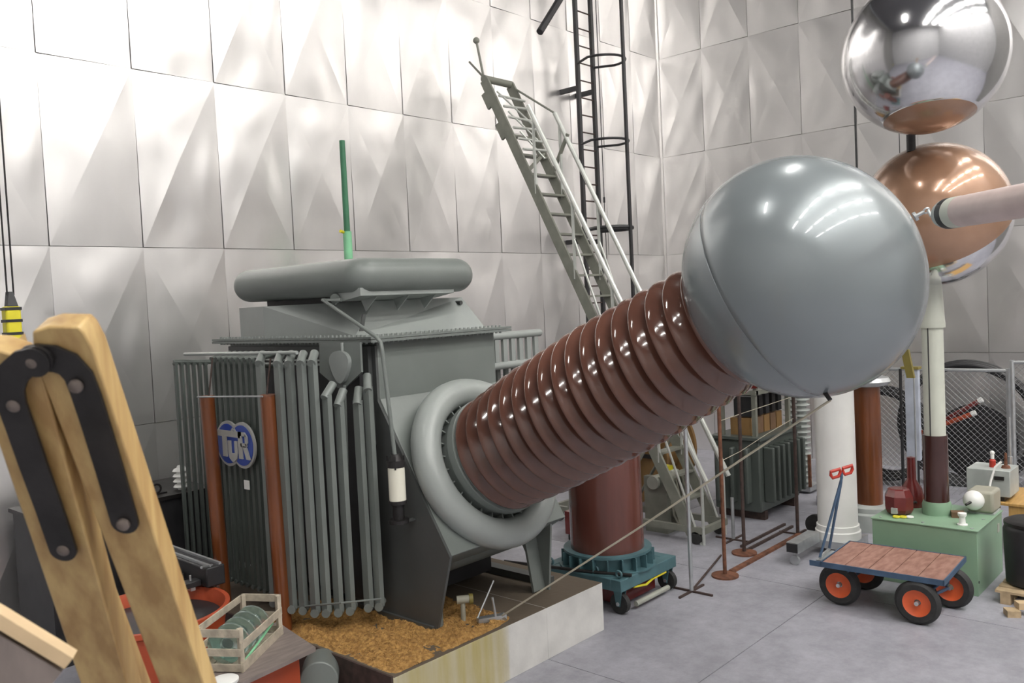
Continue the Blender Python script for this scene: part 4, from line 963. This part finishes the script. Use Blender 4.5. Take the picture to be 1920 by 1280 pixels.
# board on a red box
bz = .75
bp = [at(592, 1213, z=bz), at(455, 1278, z=bz), at(380, 1290, z=bz), at(345, 1240, z=bz), at(520, 1165, z=bz)]
MB().prism([p-V((0, 0, .03)) for p in bp], (0, 0, .03)).build('grey_board', 'wood_grey', cat='board', label='weathered grey board under the crate of glass insulators')
bp2 = [at(560, 1222, z=.71), at(470, 1268, z=.71), at(385, 1275, z=.71), at(480, 1190, z=.71)]
MB().prism([V((p.x, p.y, .0)) for p in bp2], (0, 0, .712)).build('red_box', 'tub', cat='box', label='orange-red box supporting the grey board')
FL, FR, BR_, BL = V((2.80, 5.60, bz)), V((2.98, 5.32, bz)), V((3.56, 5.72, bz)), V((3.40, 5.99, bz))
t = empty('wooden_crate', (FL+FR+BR_+BL)/4, 'weathered open wooden crate holding green glass insulator discs', 'crate')
def slat(a, b, z0, z1, th=.011, ins=0, nm='slat'):
    d = (b-a).normalized(); n_ = V((-d.y, d.x, 0)); c = (a+b)/2 + n_*ins; MB().obox(V((c.x, c.y, bz+(z0+z1)/2)), d*((b-a).length/2), n_*th/2, (0, 0, (z1-z0)/2)).build(nm, 'crate', t)
for (z0, z1) in ((.01, .06), (.115, .165), (.245, .30)): slat(FL, FR, z0, z1); slat(BR_, BL, z0, z1)
for (z0, z1) in ((.0, .065), (.15, .205)): slat(FR, BR_, z0, z1)
for (z0, z1) in ((.0, .065), (.12, .17), (.25, .30)): slat(BL, FL, z0, z1)
ctr = (FL+FR+BR_+BL)/4
for c in (FL, FR, BR_, BL):
    e = (ctr-c).normalized()*.028; MB().box(c.x+e.x-.016, c.y+e.y-.016, bz, c.x+e.x+.016, c.y+e.y+.016, bz+.30).build('corner_post', 'crate', t)
u_ = (BR_-FR).normalized(); v_ = (FL-FR).normalized()
for k in range(5):
    a0 = FR + u_*.0 + v_*(.01+.066*k); MB().obox(a0+u_*.35+v_*.025+V((0, 0, .006)), u_*.34, v_*.028, (0, 0, .005)).build('bottom_slat', 'crate', t)
gl = 0
for k in range(5):
    c = FR + u_*(.12+.115*k) + v_*.165 + V((0, 0, .145)); ax = (u_+V((0, 0, .12))).normalized()
    gi = empty('glass_insulator', c, ('green glass insulator disc at the near end of the crate', 'green glass insulator disc second from the near end of the crate', 'green glass insulator disc in the middle of the crate', 'green glass insulator disc second from the far end of the crate', 'green glass insulator disc at the far end of the crate')[k], 'insulator', 'glass insulators in the crate')
    MB().lathe(c-ax*.03, ax, [(0, .04), (.004, .09), (.0, .125), (.012, .13), (.03, .11), (.045, .075), (.06, .05), (.085, .045)], 36).build('glass_disc', 'glass', gi)
    MB().cyl(c+ax*.055, c+ax*.085, .04, n=16).build('metal_cap', 'galv', gi)
MB().tube([FR+u_*.05+v_*.03+V((0, 0, .03)), FR+u_*.3+v_*.02+V((0, 0, .08)), FR+u_*.6+v_*.03+V((0, 0, .12))], .009).build('green_string', 'green_l', label='bright green string inside the crate along its right side', cat='string')
q = at(421, 1272, z=.80); MB().lathe((q.x, q.y, .752), (0, 0, 1), [(0, .07), (.03, .09), (.045, .09), (.05, .07)], 28).build('white_disc', 'white', cat='lid', label='round white porcelain lid before the crate')
q = at(388, 1268, z=.80); MB().lathe((q.x-.02, q.y+.04, .752), (0, 0, 1), [(0, .03), (.06, .035), (.07, .02)], 20).build('porcelain_bush', 'white', cat='insulator', label='small white porcelain bush left of the round white lid')
q = at(598, 1277, z=.38); ax = V((-.6, -.75, .08)).normalized()
t = empty('grey_cylinder', (q.x, q.y, 0), 'thick grey cylinder lying beside the plinth corner', 'cylinder')
MB().cyl(q-V((0, 0, 0)), q-ax*.35, .145, n=36).build('drum', 'grey', t, bevel=.01)
MB().box(q.x-.02, q.y+.1, 0, q.x+.2, q.y+.32, q.z-.15).build('cradle', 'rustd', t)

# ================================================================== foreground wooden trestle
tA, tB = at(119, 640, t=1.30), at(342, 1280, t=1.62)
dP = (tB-tA).normalized(); eh = V((.671, -.741, 0)); eh = (eh-dP*eh.dot(dP)).normalized(); nP = dP.cross(eh).normalized()
if nP.dot(CC-tA) < 0: nP = -nP
PL = (tA, nP)
def pp(x, y): return at(x, y, pl=PL)
t = empty('wooden_trestle', (tA+dP*(tA.z/-dP.z)).to_3d(), 'varnished wooden trestle ladder with a black iron hinge strap close to the camera', 'trestle')
def down(p): return p + dP*(p.z/-dP.z)
# right rail
ra1, ra2 = pp(175, 640), pp(385, 1280); rl1, rl2 = pp(62, 668), pp(298, 1280)
dr = (ra2-ra1).normalized(); dl = (rl2-rl1).normalized()
def fl(p, d): return p + d*(p.z/-d.z)
poly = [pp(60, 622), pp(92, 612), pp(146, 613), pp(158, 625), pp(174, 655), fl(ra1, dr), fl(rl1, dl), rl1]
MB().prism(poly, -nP*.05).build('rail', 'wood', t, bevel=.003)
# left rail
la1, la2 = pp(78, 702), pp(238, 1280); ll1, ll2 = pp(-48, 700), pp(150, 1280)
poly = [pp(-70, 650), pp(-10, 655), pp(30, 668), pp(58, 690), la1, fl(la1, (la2-la1).normalized()), fl(ll1, (ll2-ll1).normalized()), ll1]
MB().prism(poly, -nP*.05).build('rail', 'wood', t, bevel=.003)
# rear rails further back
off = -nP*.13
q1 = [pp(-70, 660), pp(-20, 660), pp(118, 1150), pp(50, 1150)]
MB().prism([p+off for p in [pp(-60, 720), pp(10, 900), fl(pp(10, 900), dr), fl(pp(-60, 900), dr)]], -nP*.05).build('rear_rail', 'wood', t, label='rear rail seen between the front ones')
MB().prism([p+off for p in [pp(40, 820), pp(110, 900), fl(pp(110, 900), dr), fl(pp(60, 900), dr)]], -nP*.04).build('rear_rail', 'wood', t)
# rung / step at bottom left, nearer
s0, s1 = at(-60, 1112, t=1.20), at(138, 1232, t=1.24)
dd2 = (s1-s0).normalized(); upv = V((0, 0, 1)); upv = (upv-dd2*upv.dot(dd2)).normalized(); nn2 = dd2.cross(upv)
if nn2.dot(CC-s0) < 0: nn2 = -nn2
MB().obox((s0+s1)/2-upv*.11-nn2*.012, dd2*((s1-s0).length/2), upv*.085, nn2*.012).build('tread', 'wood_grey', t, label='worn grey tread face')
MB().obox((s0+s1)/2-upv*.009-nn2*.012, dd2*((s1-s0).length/2), upv*.009, nn2*.016).build('tread_edge', 'wood_end', t, label='pale worn tread edge')
# iron strap
cl = [(124, 1022), (98, 945), (70, 868), (45, 795), (28, 748), (24, 718), (33, 692), (52, 675), (78, 668), (105, 670), (130, 680), (150, 702), (164, 738), (184, 800), (210, 885), (236, 975)]
hw = .0225
def strap(cl, name, dz):
    P3 = [pp(*c)+nP*dz for c in cl]; L_s, R_s = [], []
    for i, p in enumerate(P3):
        a = P3[max(0, i-1)]; b = P3[min(len(P3)-1, i+1)]; d = (b-a).normalized(); s = d.cross(nP).normalized()*hw
        L_s.append(p+s); R_s.append(p-s)
    b = MB(); n = len(P3); top = L_s+R_s; vs = top+[v+nP*.006 for v in top]; fs = []
    for i in range(n-1):
        fs += [(i, i+1, n+i+1, n+i), (2*n+i, 3*n+i, 3*n+i+1, 2*n+i+1), (i, 2*n+i, 2*n+i+1, i+1), (n+i, n+i+1, 3*n+i+1, 3*n+i)]
    b.add(vs, fs)
    for p in (P3[0], P3[-1]): b.cyl(p, p+nP*.0062, hw, n=24)
    return b.build(name, 'iron', t)
st = strap([c for c in cl[8:]][::-1] + [(66, 670)], 'hinge_strap', .001)
st2 = strap(cl[:9], 'hinge_strap', .0075)
MB().cyl(pp(72, 671)+nP*.013, pp(72, 671)+nP*.017, .024, n=28).build('hinge_washer', 'iron', t)
for (x, y) in ((68, 672), (148, 717), (33, 753), (236, 975), (125, 1022)):
    p = pp(x, y)+nP*.009; MB().lathe(p, nP, [(0, .011), (.006, .0105), (.010, .006), (.011, .0)], 18).build('rivet', 'rivet', t)
